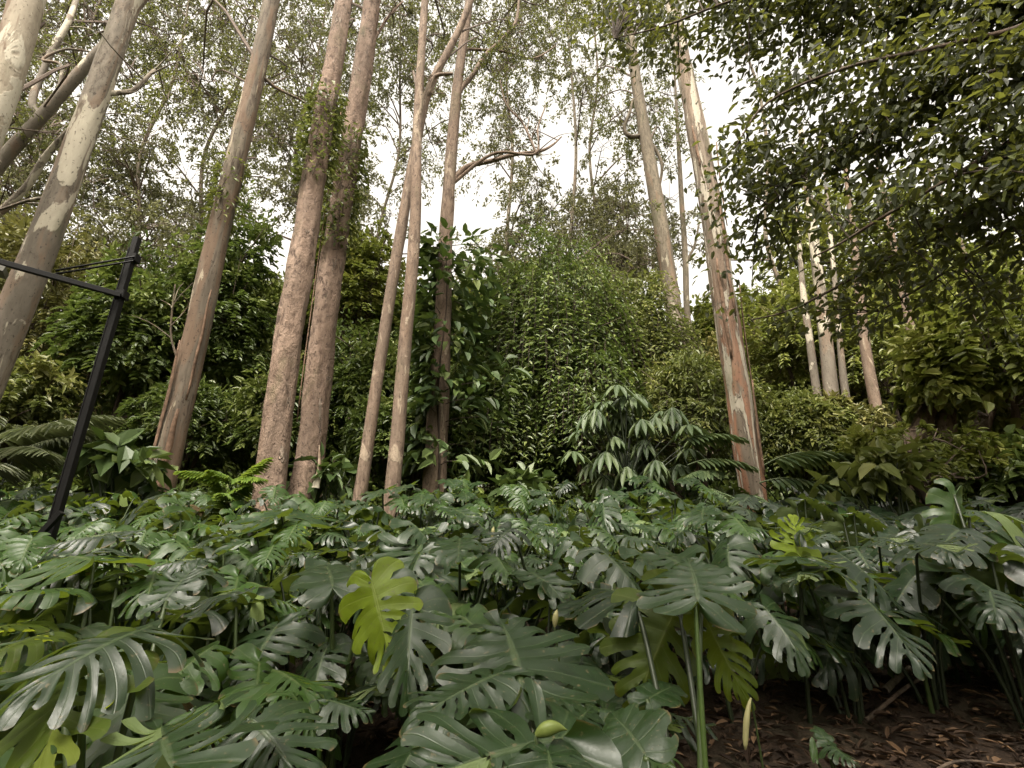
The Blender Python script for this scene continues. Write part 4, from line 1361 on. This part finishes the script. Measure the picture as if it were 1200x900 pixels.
hero("dark plant with narrow radiating lobes hanging above the leaf litter", (1090, 800, 4.1), [
    dict(b=(1082, 692, 4.0), t=(1085, 755, 3.7), n=(0, -.8, .8), m=BL[3], w=1.25, mat=SD, smat=M["stalk_dark"]),
    dict(b=(1025, 705, 3.9), t=(1000, 745, 3.6), n=(-.1, -.8, .8), m=BL[5], w=1.2, mat=SL, smat=M["stalk_dark"]),
    dict(b=(985, 735, 3.7), t=(965, 790, 3.4), n=(-.1, -.8, .7), m=BL[1], w=1.1, mat=SD, smat=M["stalk_dark"]),
])
hero("plant with a broad pale grey-green leaf spread flat in the middle distance", (500, 720, 4.5), [
    dict(b=(494, 668, 4.2), t=(496, 610, 4.9), n=(0, -.5, .95), m=BL[4], w=1.35, mat=SL, bow=0.0),
    dict(b=(530, 690, 4.3), t=(570, 720, 4.0), n=(.1, -.4, 1), m=BL[1], w=0.9, mat=SD),
])
hero("plant with wide light green leaves right before the thickest tree", (335, 690, 5.2), [
    dict(b=(335, 612, 5.0), t=(322, 584, 5.9), n=(0, -.3, 1), m=BL[0], w=1.2, mat=SL),
    dict(b=(338, 622, 4.8), t=(340, 665, 4.6), n=(0, -1, .4), m=BL[2], w=1.0, mat=SLM),
    dict(b=(300, 640, 4.9), t=(262, 625, 5.0), n=(-.1, -.5, 1), m=BL[1], w=1.0, mat=SB),
    dict(b=(330, 668, 4.5), t=(325, 725, 4.3), n=(0, -1, .4), m=BL[7], w=1.0, mat=SO),
])
hero("plant with broad torn leaves at the left edge, pale with sky shine", (80, 780, 2.9), [
    dict(b=(85, 690, 2.7), t=(-10, 690, 2.4), n=(-.05, -.35, 1), m=BL[2], w=1.1, mat=SB),
    dict(b=(110, 660, 3.1), t=(60, 640, 3.5), n=(0, -.4, 1), m=BL[0], w=1.0, mat=SB),
    dict(b=(30, 730, 2.5), t=(-50, 740, 2.2), n=(0, -.3, 1), m=BL[4], w=1.0, mat=SO),
])
hero("small split-leaf plant alone on the leaf litter at the bottom right", (975, 905, 2.9), [
    dict(b=(972, 872, 2.75), t=(1005, 893, 2.6), n=(.2, -.7, .8), m=BL[0], w=0.9, mat=SL, r=0.006),
    dict(b=(968, 870, 2.8), t=(955, 845, 2.9), n=(-.1, -.7, .9), m=BL_WHOLE[1], w=0.9, mat=SL, r=0.006),
    dict(b=(955, 890, 2.6), t=(952, 862, 2.62), n=(-.2, -1, .2), m=BL_WHOLE[0], w=0.45, mat=SB, r=0.006),
])


# pale spathes on the hero plants
def spathe(px, py, Y, L, rmax, direc, mat, label, hang=False):
    p = at(px, py, Y)
    d = Vector(direc).normalized()
    mb = MB()
    k = 14
    path = [p + d * L * (i / k) + Vector((0, 0, 0.18 * L * math.sin(i / k * 2.6))) for i in range(k + 1)]
    prof = [rmax * max(0.05, math.sin(PI * (0.06 + 0.94 * (i / k)) ** 0.8)) for i in range(k + 1)]
    if hang: prof = [rmax * np.interp(i / k, [0, .15, .6, .9, 1], [.25, .5, .95, .8, .3]) for i in range(k + 1)]
    tube(mb, path, prof, 12, 0, wob=0.22, ws=1.5)
    g = Vector((p.x, p.y, gz(p.x, p.y)))
    root = thing("flower_bud", label, "flower", g)
    mb.build("spathe", mat, root, g)
    stalk(root, p, g + Vector((0.06, 0.1, -0.02)), rmax * 0.35, M["stalk"], g)


spathe(880, 818, 2.15, 0.18, 0.011, (-.3, -.1, -1), M["spathe"], "white and yellow drooping flower spathe below the curled lime leaf", True)
spathe(628, 862, 1.42, 0.075, 0.017, (1, 0, 0.05), M["spathe_green"], "pale green bud lying on the broad dusty leaf at bottom centre")
spathe(1075, 752, 3.6, 0.15, 0.032, (0.02, 0, 1), M["spathe_green"], "yellow-green bud upright over the leaf litter")
spathe(708, 664, 4.0, 0.09, 0.03, (0.3, 0, 1), M["spathe_green"], "lime bud among dark leaves in the middle of the bed")
spathe(650, 735, 2.6, 0.07, 0.014, (0.2, 0, 1), M["spathe"], "small cream bud above the broad dusty leaves")
spathe(577, 632, 4.6, 0.10, 0.017, (0.1, 0, 1), M["spathe"], "cream bud standing by the pale grey-green leaf")


# ------------------------------------------------------------------ other plants
def compound_leaf(mesh_name, n, L, W, mat, mode, droop=0.5):
    """palmate (umbrella) or pinnate leaf mesh, base at origin, pointing +Y."""
    mb = MB()
    if mode == "palm":
        P, D, N = [], [], []
        for i in range(n):
            a = -2.35 + 4.7 * i / (n - 1)
            D.append((math.sin(a), math.cos(a), -droop * (0.7 + 0.5 * R.random())))
            P.append((math.sin(a) * 0.02, math.cos(a) * 0.02, 0))
            N.append((math.sin(a) * .4, math.cos(a) * .4, 1))
        P, D, N = map(np.array, (P, D, N))
        for s, (l0, wv) in enumerate([(1, 1)]):
            leaves(mb, P, D, N, L * (0.8 + 0.3 * R.random(n)), W, 0, R.random(n), 0.12, 0.25)
    else:
        k = 20
        path = [Vector((0, L * t, L * (0.35 * t - droop * t * t))) for t in np.linspace(0, 1, k + 1)]
        tube(mb, path, np.linspace(0.012 * L, 0.003, k + 1), 5, 0, r=0.9)
        P, D, N, LL = [], [], [], []
        for i in range(n):
            t = 0.15 + 0.85 * i / n
            j = t * k
            p = path[int(j)].lerp(path[min(k, int(j) + 1)], j % 1)
            for s in (-1, 1):
                P.append(tuple(p))
                D.append((s * 1.0, 0.45 + 0.5 * t, -0.25 - 0.35 * R.random()))
                N.append((-s * 0.25, 0, 1))
                LL.append(L * 0.40 * math.sin(PI * (0.12 + 0.86 * t)) ** 0.7)
        leaves(mb, np.array(P), np.array(D), np.array(N), np.array(LL), W, 0, R.random(len(P)), 0.1, 0.2)
    o = mb.build(mesh_name, mat)
    me = o.data
    bpy.data.objects.remove(o)
    return me


PALM = [compound_leaf("umbrella_leaf", 9, 0.38, 0.10, M["umbrella_leaf"], "palm", d) for d in (0.6, 1.0, 0.8)]
FROND = compound_leaf("frond", 34, 1.0, 0.028, M["fern"], "pinnate", 0.45)
FROND2 = compound_leaf("frond", 15, 0.9, 0.085, M["umbrella_leaf"], "pinnate", 0.55)
FROND3 = compound_leaf("frond", 14, 0.55, 0.06, M["lime_leaf"], "pinnate", 0.35)


def leafy_plant(name, label, cat, foot, leafs, meshes, stem_r=0.02, smat=None, part="leaf"):
    f = Vector(foot)
    root = thing(name, label, cat, f)
    mbs = MB()
    for i, (p, d, sc) in enumerate(leafs):
        p = Vector(p)
        o = bpy.data.objects.new(part, meshes[i % len(meshes)])
        COL.objects.link(o)
        o.parent = root
        yv = Vector(d).normalized()
        xv = yv.cross(Vector((0, 0, 1)))
        if xv.length < 1e-3: xv = Vector((1, 0, 0))
        xv.normalize()
        zv = xv.cross(yv)
        m = Matrix.Identity(4)
        for q in range(3):
            m[q][0], m[q][1], m[q][2], m[q][3] = xv[q] * sc, yv[q] * sc, zv[q] * sc, p[q] - f[q]
        o.matrix_basis = m
        j = f + Vector((R.uniform(-.08, .08), R.uniform(-.08, .08), (p.z - f.z) * 0.35))
        tube(mbs, smooth_path([f - Vector((0, 0, .05)), j, p.lerp(j, .4) + Vector((0, 0, .08)), p], 10), np.linspace(stem_r, 0.006, 11), 6, 0)
    mbs.build("stem", smat or M["stalk_dark"], root, f)
    return root


# umbrella-leaved plants
pts = [(735, 478), (700, 500), (768, 505), (680, 520), (720, 528), (755, 535), (795, 512), (690, 560), (725, 575), (705, 600), (765, 565), (795, 560), (815, 530), (775, 595), (745, 552), (672, 545), (740, 505), (710, 545)]
pts = [(x_, y_ - 16) for x_, y_ in pts] + [(715, 470), (745, 462), (690, 482), (775, 482), (725, 492), (755, 515)]
f = at(740, 640, 9.2)
leafy_plant("umbrella_plant", "bushy umbrella-leaved plant with drooping fingers left of the red peeling trunk", "plant", (f.x, f.y, gz(f.x, f.y)),
            [(at(x, y, 9.2 + R.uniform(-.5, .4)), (R.uniform(-.7, .7), -1, R.uniform(-.2, .25)), R.uniform(1.0, 1.45)) for x, y in pts + [(x_ + R.uniform(-20, 20), y_ + R.uniform(-12, 12)) for x_, y_ in pts[::2]]], PALM)
# fronds around the red trunk
f = at(935, 640, 8.4)
leafy_plant("palm_plant", "palm-like plant with comb fronds right of the red peeling trunk", "plant", (f.x, f.y, gz(f.x, f.y)),
            [(at(896, 545, 7.7), (1, -.35, .2), 1.35), (at(890, 566, 8.0), (1, -.6, -.05), 1.2), (at(950, 562, 7.7), (1, -.25, .15), 1.2), (at(930, 592, 7.9), (.6, -1, .1), 1.2), (at(985, 585, 7.8), (1, -.3, .2), 1.2), (at(880, 590, 7.9), (-.5, -1, .1), 1.0)], [FROND2])
f = at(832, 640, 8.8)
leafy_plant("palm_plant", "palm-like plant with drooping comb fronds just left of the red peeling trunk", "plant", (f.x, f.y, gz(f.x, f.y)),
            [(at(806, 545, 8.6), (1, -.4, .05), 1.15), (at(850, 556, 8.6), (-1, -.4, .0), 1.1), (at(820, 575, 8.5), (.2, -1, -.2), 1.0), (at(795, 520, 8.8), (1, -.5, .15), 1.2), (at(830, 590, 8.4), (-.6, -1, 0), 1.0)], [FROND2])
# tree fern at left
f = at(-10, 600, 7.2)
leafy_plant("tree_fern", "feathery fern with long arching fronds behind the black post", "fern", (f.x, f.y, gz(f.x, f.y)),
            [(at(-20, 525, 7.2), (1, -.1, .25), 1.6), (at(-10, 540, 7.0), (1, -.4, .1), 1.3), (at(20, 530, 7.2), (1, .2, .3), 1.3), (at(-10, 560, 6.9), (.8, -.8, .1), 1.2), (at(0, 520, 7.4), (.9, .3, .45), 1.5)], [FROND], part="frond")
# lime strap plant by thickest tree
f = at(275, 640, 7.2)
leafy_plant("fern_clump", "bright lime feathery clump at the foot of the thickest tree", "plant", (f.x, f.y, gz(f.x, f.y)),
            [(at(272 + R.uniform(-12, 12), 590 + R.uniform(-28, 18), 7.2 + R.uniform(-.2, .2)), (math.cos(a), -0.5 + math.sin(a) * .6, R.uniform(0, .5)), R.uniform(0.8, 1.15)) for a in np.linspace(0, 6, 11)], [FROND3], part="frond")


def broad_shrub(label, px, py, Y, wpx, hpx, n, ll, lw, mat):
    c = at(px, py, Y)
    g = gz(c.x, Y)
    root = thing("broad_leaved_shrub", label, "shrub", (c.x, Y, g))
    mb = MB()
    rx, rz = px_size(px, py, Y, wpx / 2), px_size(px, py, Y, hpx / 2)
    leaf_mass(mb, lumpy(c, (rx, rx * 0.7, rz), 7), n, ll, lw, 0.45, 0, 0.5, 1.2)
    mb.build("foliage", mat, root, root.location, smooth=False)
    mb = MB()
    for k in range(7):
        e = c + Vector((R.uniform(-.8, .8) * rx, R.uniform(-.5, .5) * rx, R.uniform(-.3, .7) * rz))
        b = Vector((c.x + R.uniform(-.1, .1), Y, g - .05))
        tube(mb, smooth_path([b, b.lerp(e, .5) + Vector((0, 0, .15)), e], 8), np.linspace(0.018, 0.006, 9), 6, 0)
    mb.build("stem", M["stalk_dark"], root, root.location)


broad_shrub("broad-leaved shrub between the black post and the straight brown trunk", 145, 545, 7.4, 110, 60, 110, 0.30, 0.17, M["glossy_leaf"])
broad_shrub("glossy-leaved shrub right of the thickest tree, beside the broken stump", 385, 565, 8.6, 70, 60, 120, 0.28, 0.13, M["glossy_leaf"])
broad_shrub("glossy low shrub between the climber trunk and the umbrella-leaved plant", 606, 582, 8.8, 95, 50, 150, 0.27, 0.13, M["glossy_leaf"])
broad_shrub("low dark shrub at the foot of the climber trunk", 545, 598, 8.6, 80, 40, 120, 0.24, 0.12, M["dark_leaf"])
broad_shrub("pale-leaved shrub in front of the gnarled stump at the right", 1040, 560, 6.6, 120, 60, 150, 0.26, 0.14, M["mid_leaf"])

# broken stump beside the thickest tree
b = at(352, 580, 8.5)
g = gz(b.x, b.y)
root = thing("broken_stump", "splintered broken stump beside the thickest reddish tree", "stump", (b.x, b.y, g))
mb = MB()
tube(mb, smooth_path([(b.x, b.y, g - .1), (b.x, b.y, b.z - .1), (b.x + .02, b.y, at(352, 543, 8.5).z)], 14), lerp_list([0.24, 0.2, 0.17], 14), 18, 0, wob=0.25, ws=2)
mb.build("stump", M["bark_rough"], root, (b.x, b.y, g))
mb = MB()
p = at(370, 572, 8.35)
tube(mb, smooth_path([p, p + Vector((.02, 0, .3)), at(374, 522, 8.35)], 10), np.linspace(0.07, 0.006, 11), 8, 0, wob=0.3, ws=3)
mb.build("splinter", M["bark_cream"], root, (b.x, b.y, g))

# gnarled mossy stump at right
b = at(1085, 590, 8.0)
g = gz(b.x, b.y)
root = thing("gnarled_tree", "gnarled brown vine-clad trunk half hidden at the right", "tree", (b.x, b.y, g))
mb = MB()
for pts_, w in [([(1060, 600), (1068, 540), (1080, 500), (1095, 462)], [36, 30, 20, 12]), ([(1110, 600), (1112, 540), (1108, 490), (1118, 450)], [32, 27, 20, 13]), ([(1125, 590), (1140, 530), (1150, 500), (1165, 470)], [28, 23, 16, 10])]:
    P = [at(x, y, 8.0) for x, y in pts_]
    P[0].z = gz(P[0].x, 8.0) - 0.1
    tube(mb, smooth_path(P, 20), lerp_list([px_size(x, y, 8.0, ww) / 2 for (x, y), ww in zip(pts_, w)], 20), 16, 0, wob=0.3, ws=2.2, seed=w[0])
mb.build("trunk", M["bark_smooth"], root, (b.x, b.y, g))
mb = MB()
P = [at(1125, 530, 7.9), at(1150, 540, 7.6), at(1185, 556, 7.2), at(1230, 566, 6.8)]
tube(mb, smooth_path(P, 14), np.linspace(0.06, 0.03, 15), 8, 0, wob=0.1)
mb.build("limb", M["bark_dark"], root, (b.x, b.y, g))

# ------------------------------------------------------------------ black post with side arm
def box_bar(mb, a, b, w, h, mi=0):
    a, b = Vector(a), Vector(b)
    d = (b - a).normalized()
    s = d.cross(Vector((0, 0, 1)))
    if s.length < 0.05: s = Vector((1, 0, 0))
    s.normalize()
    u = s.cross(d)
    bev = 0.12
    prof = []
    for x, y in [(-1, -1), (1, -1), (1, 1), (-1, 1)]:
        nx_, ny_ = (1 - bev), (1 - bev)
        if x * y > 0: prof += [(x, y * ny_), (x * nx_, y)]
        else: prof += [(x * nx_, y), (x, y * ny_)]
    prof.sort(key=lambda q: math.atan2(q[1], q[0]))
    n = len(prof)
    V = [list(p + s * x * w / 2 + u * y * h / 2) for p in (a, b) for x, y in prof]
    F = [[i, (i + 1) % n, n + (i + 1) % n, n + i] for i in range(n)]
    mb.add(V, F, mi)
    mb.f.append(np.array([list(range(n))[::-1]]) + mb.n - 2 * n)
    mb.mi.append(np.full(1, mi, dtype=np.int32))
    mb.f.append(np.array([list(range(n, 2 * n))]) + mb.n - 2 * n)
    mb.mi.append(np.full(1, mi, dtype=np.int32))


YP = 5.0
pb, pt = at(66, 606, YP), at(161, 279, YP)
g = gz(pb.x, pb.y)
foot = Vector((pb.x - (pt.x - pb.x) / (pt.z - pb.z) * (pb.z - g), YP, g))
root = thing("lamp_post", "black metal post with braced side arm standing in the left bed", "post", foot)
ox = foot
mb = MB()
box_bar(mb, foot - Vector((0, 0, .1)), pt, 0.066, 0.066)
mb.build("pole", M["black_paint"], root, ox, smooth=False)
mb = MB()
box_bar(mb, foot - Vector((0.034, 0.034, -0.2)), pt + Vector((-0.034, -0.034, -0.15)), 0.012, 0.012)
mb.build("edge_rail", M["black_paint"], root, ox, smooth=False)
a0, a1 = at(141, 346, YP - 0.06), at(0, 307, 4.37)
a2 = a1 + (a1 - a0) * 1.0
mb = MB()
box_bar(mb, a0, a2, 0.05, 0.055)
mb.build("arm", M["black_paint"], root, ox, smooth=False)
for dz in (0.0, 0.055):
    mb = MB()
    tube(mb, [at(157, 303, YP - .05) + Vector((0, 0, dz - .03)), a0.lerp(a1, 0.58) + Vector((0, 0, 0.03 + dz * .8))], [0.011, 0.011], 8, 0)
    mb.build("brace", M["black_paint"], root, ox)
for p_, q_ in ((at(143, 346, YP), 0.10), (at(157, 303, YP), 0.095)):
    mb = MB()
    box_bar(mb, p_ - Vector((0, 0, .045)), p_ + Vector((0, 0, .045)), q_, q_)
    mb.build("clamp", M["black_paint"], root, ox, smooth=False)
mb = MB()
lc = a0.lerp(a1, 0.93)
dv = (a1 - a0).normalized()
box_bar(mb, lc + Vector((0, 0, -.10)), lc + dv * 0.75 + Vector((0, 0, -.06)), 0.20, 0.06)
mb.build("lamp_head", M["grey_casing"], root, ox, smooth=False)
mb = MB()
box_bar(mb, lc + Vector((0, 0, -.1)) + dv * .15, lc + Vector((0, 0, .06)) + dv * .15, 0.09, 0.05)
mb.build("bracket", M["black_paint"], root, ox, smooth=False)
mb = MB()
box_bar(mb, foot - Vector((0, 0, .02)), foot + Vector((0, 0, .06)), 0.3, 0.3)
mb.build("base_plate", M["black_paint"], root, ox, smooth=False)
mb = MB()
box_bar(mb, at(46, 628, YP - .1), at(72, 600, YP - .09), 0.05, 0.05)
mb.build("foot_brace", M["black_paint"], root, ox, smooth=False)

# ------------------------------------------------------------------ woods added beside and behind the viewer to block sky light
mb = MB()
cs = []
for i in range(46):
    a = R.uniform(0, 2 * PI)
    d_ = R.uniform(8, 16)
    x, y = math.cos(a) * d_, math.sin(a) * d_
    if y > -2.5: x, y = (math.copysign(max(abs(x), 1.35 * max(y, 0) + 8.5), x)), min(y, 9)
    h = R.uniform(6, 11)
    cs.append((Vector((x, y, gz(x, y) + h * 0.5)), (R.uniform(1.8, 2.8), R.uniform(1.8, 2.8), h * 0.55)))
leaf_mass(mb, cs, 26000, 0.45, 0.24, 0.3, 0, 0.4)
o = mb.build("shading_woods", M["mid_leaf"], smooth=False)
tag(o, "leafy woods added round the viewer to block sky light", "forest", kind="stuff")

# ------------------------------------------------------------------ leaf litter and fallen sticks
n = 12000
Yv = R.uniform(1.2, 7.0, n)
xv = R.uniform(-0.35, 1.15, n) * Yv + 0.2
zv = np.array([gz(a, b) for a, b in zip(xv, Yv)]) + R.uniform(0.004, 0.035, n)
mb = MB()
an = R.uniform(0, 2 * PI, n)
leaves(mb, np.stack([xv, Yv, zv], 1), np.stack([np.cos(an), np.sin(an), R.normal(0, .18, n)], 1), R.normal(0, .25, (n, 3)) + np.array([0, 0, 1]), R.uniform(.05, .13, n), R.uniform(.012, .04, n), 0, R.random(n) ** 1.6, 0.3, 0.1)
o = mb.build("leaf_litter", M["dead_leaf"], smooth=False)
tag(o, "dry brown fallen leaves covering the ground", "leaf litter", kind="stuff")


def stick(label, pts_, r, mat):
    P = []
    for px, py, Y, dz in pts_:
        q = at(px, py, Y)
        P.append(Vector((q.x, q.y, gz(q.x, q.y) + dz)))
    mb = MB()
    tube(mb, smooth_path(P, 16), np.linspace(r, r * 0.5, 17), 8, 0, wob=0.2, ws=2)
    o = mb.build("fallen_branch", mat, None, P[0])
    tag(o, label, "branch")


stick("pale curved root lying on the litter below the yellow-green bud", [(1035, 800, 3.9, .03), (1060, 770, 4.1, .06), (1095, 745, 4.4, .05), (1110, 730, 4.6, .02)], 0.022, M["bark_grey"])
stick("long thin brown stick slanting down to the litter at the right", [(1010, 820, 3.6, .02), (1080, 790, 3.9, .10), (1150, 770, 4.1, .12), (1210, 750, 4.3, .1)], 0.012, M["bark_dark"])
stick("thin brown twig lying nearest the bottom right corner", [(1060, 870, 3.0, .03), (1110, 855, 3.1, .06), (1180, 862, 3.1, .04)], 0.009, M["bark_dark"])

# ------------------------------------------------------------------ light
SUN_EL, SUN_AZ = rad(62), rad(200)   # from behind and above the viewer, soft
w = bpy.data.worlds.new("World")
SC.world = w
w.use_nodes = True
nt = w.node_tree
nt.nodes.clear()
sky = nt.nodes.new("ShaderNodeTexSky")
sky.sky_type = "NISHITA"
sky.sun_disc = False
sky.sun_elevation = SUN_EL
sky.sun_rotation = SUN_AZ
sky.air_density = 1.0
sky.dust_density = 6.0
sky.ozone_density = 1.0
hs = nt.nodes.new("ShaderNodeHueSaturation")
hs.inputs["Saturation"].default_value = 0.12
nt.links.new(sky.outputs[0], hs.inputs["Color"])
tint = mix(nt, hs.outputs[0], (1.0, 0.93, 0.815), 1.0, "MULTIPLY")
bgd = nt.nodes.new("ShaderNodeBackground")
bgd.inputs[1].default_value = 0.15
nt.links.new(tint, bgd.inputs[0])
ow = nt.nodes.new("ShaderNodeOutputWorld")
nt.links.new(bgd.outputs[0], ow.inputs[0])

sd = bpy.data.lights.new("sun", "SUN")
sd.energy = 1.1
sd.angle = rad(15)
sd.color = (1.0, 0.95, 0.86)
so = bpy.data.objects.new("sun", sd)
COL.objects.link(so)
dirv = Vector((math.sin(SUN_AZ) * math.cos(SUN_EL), math.cos(SUN_AZ) * math.cos(SUN_EL), math.sin(SUN_EL)))
so.rotation_euler = (-dirv).to_track_quat("-Z", "Y").to_euler()
so.location = (0, -5, 30)

SC.view_settings.view_transform = "Standard"
SC.view_settings.look = "None"
SC.view_settings.exposure = 1.95
SC.view_settings.gamma = 1.0
SC.render.engine = "CYCLES"
cy = SC.cycles
cy.max_bounces = 6
cy.diffuse_bounces = 3
cy.glossy_bounces = 2
cy.transmission_bounces = 4
cy.transparent_max_bounces = 4
cy.use_denoising = True
cy.caustics_reflective = False
cy.caustics_refractive = False
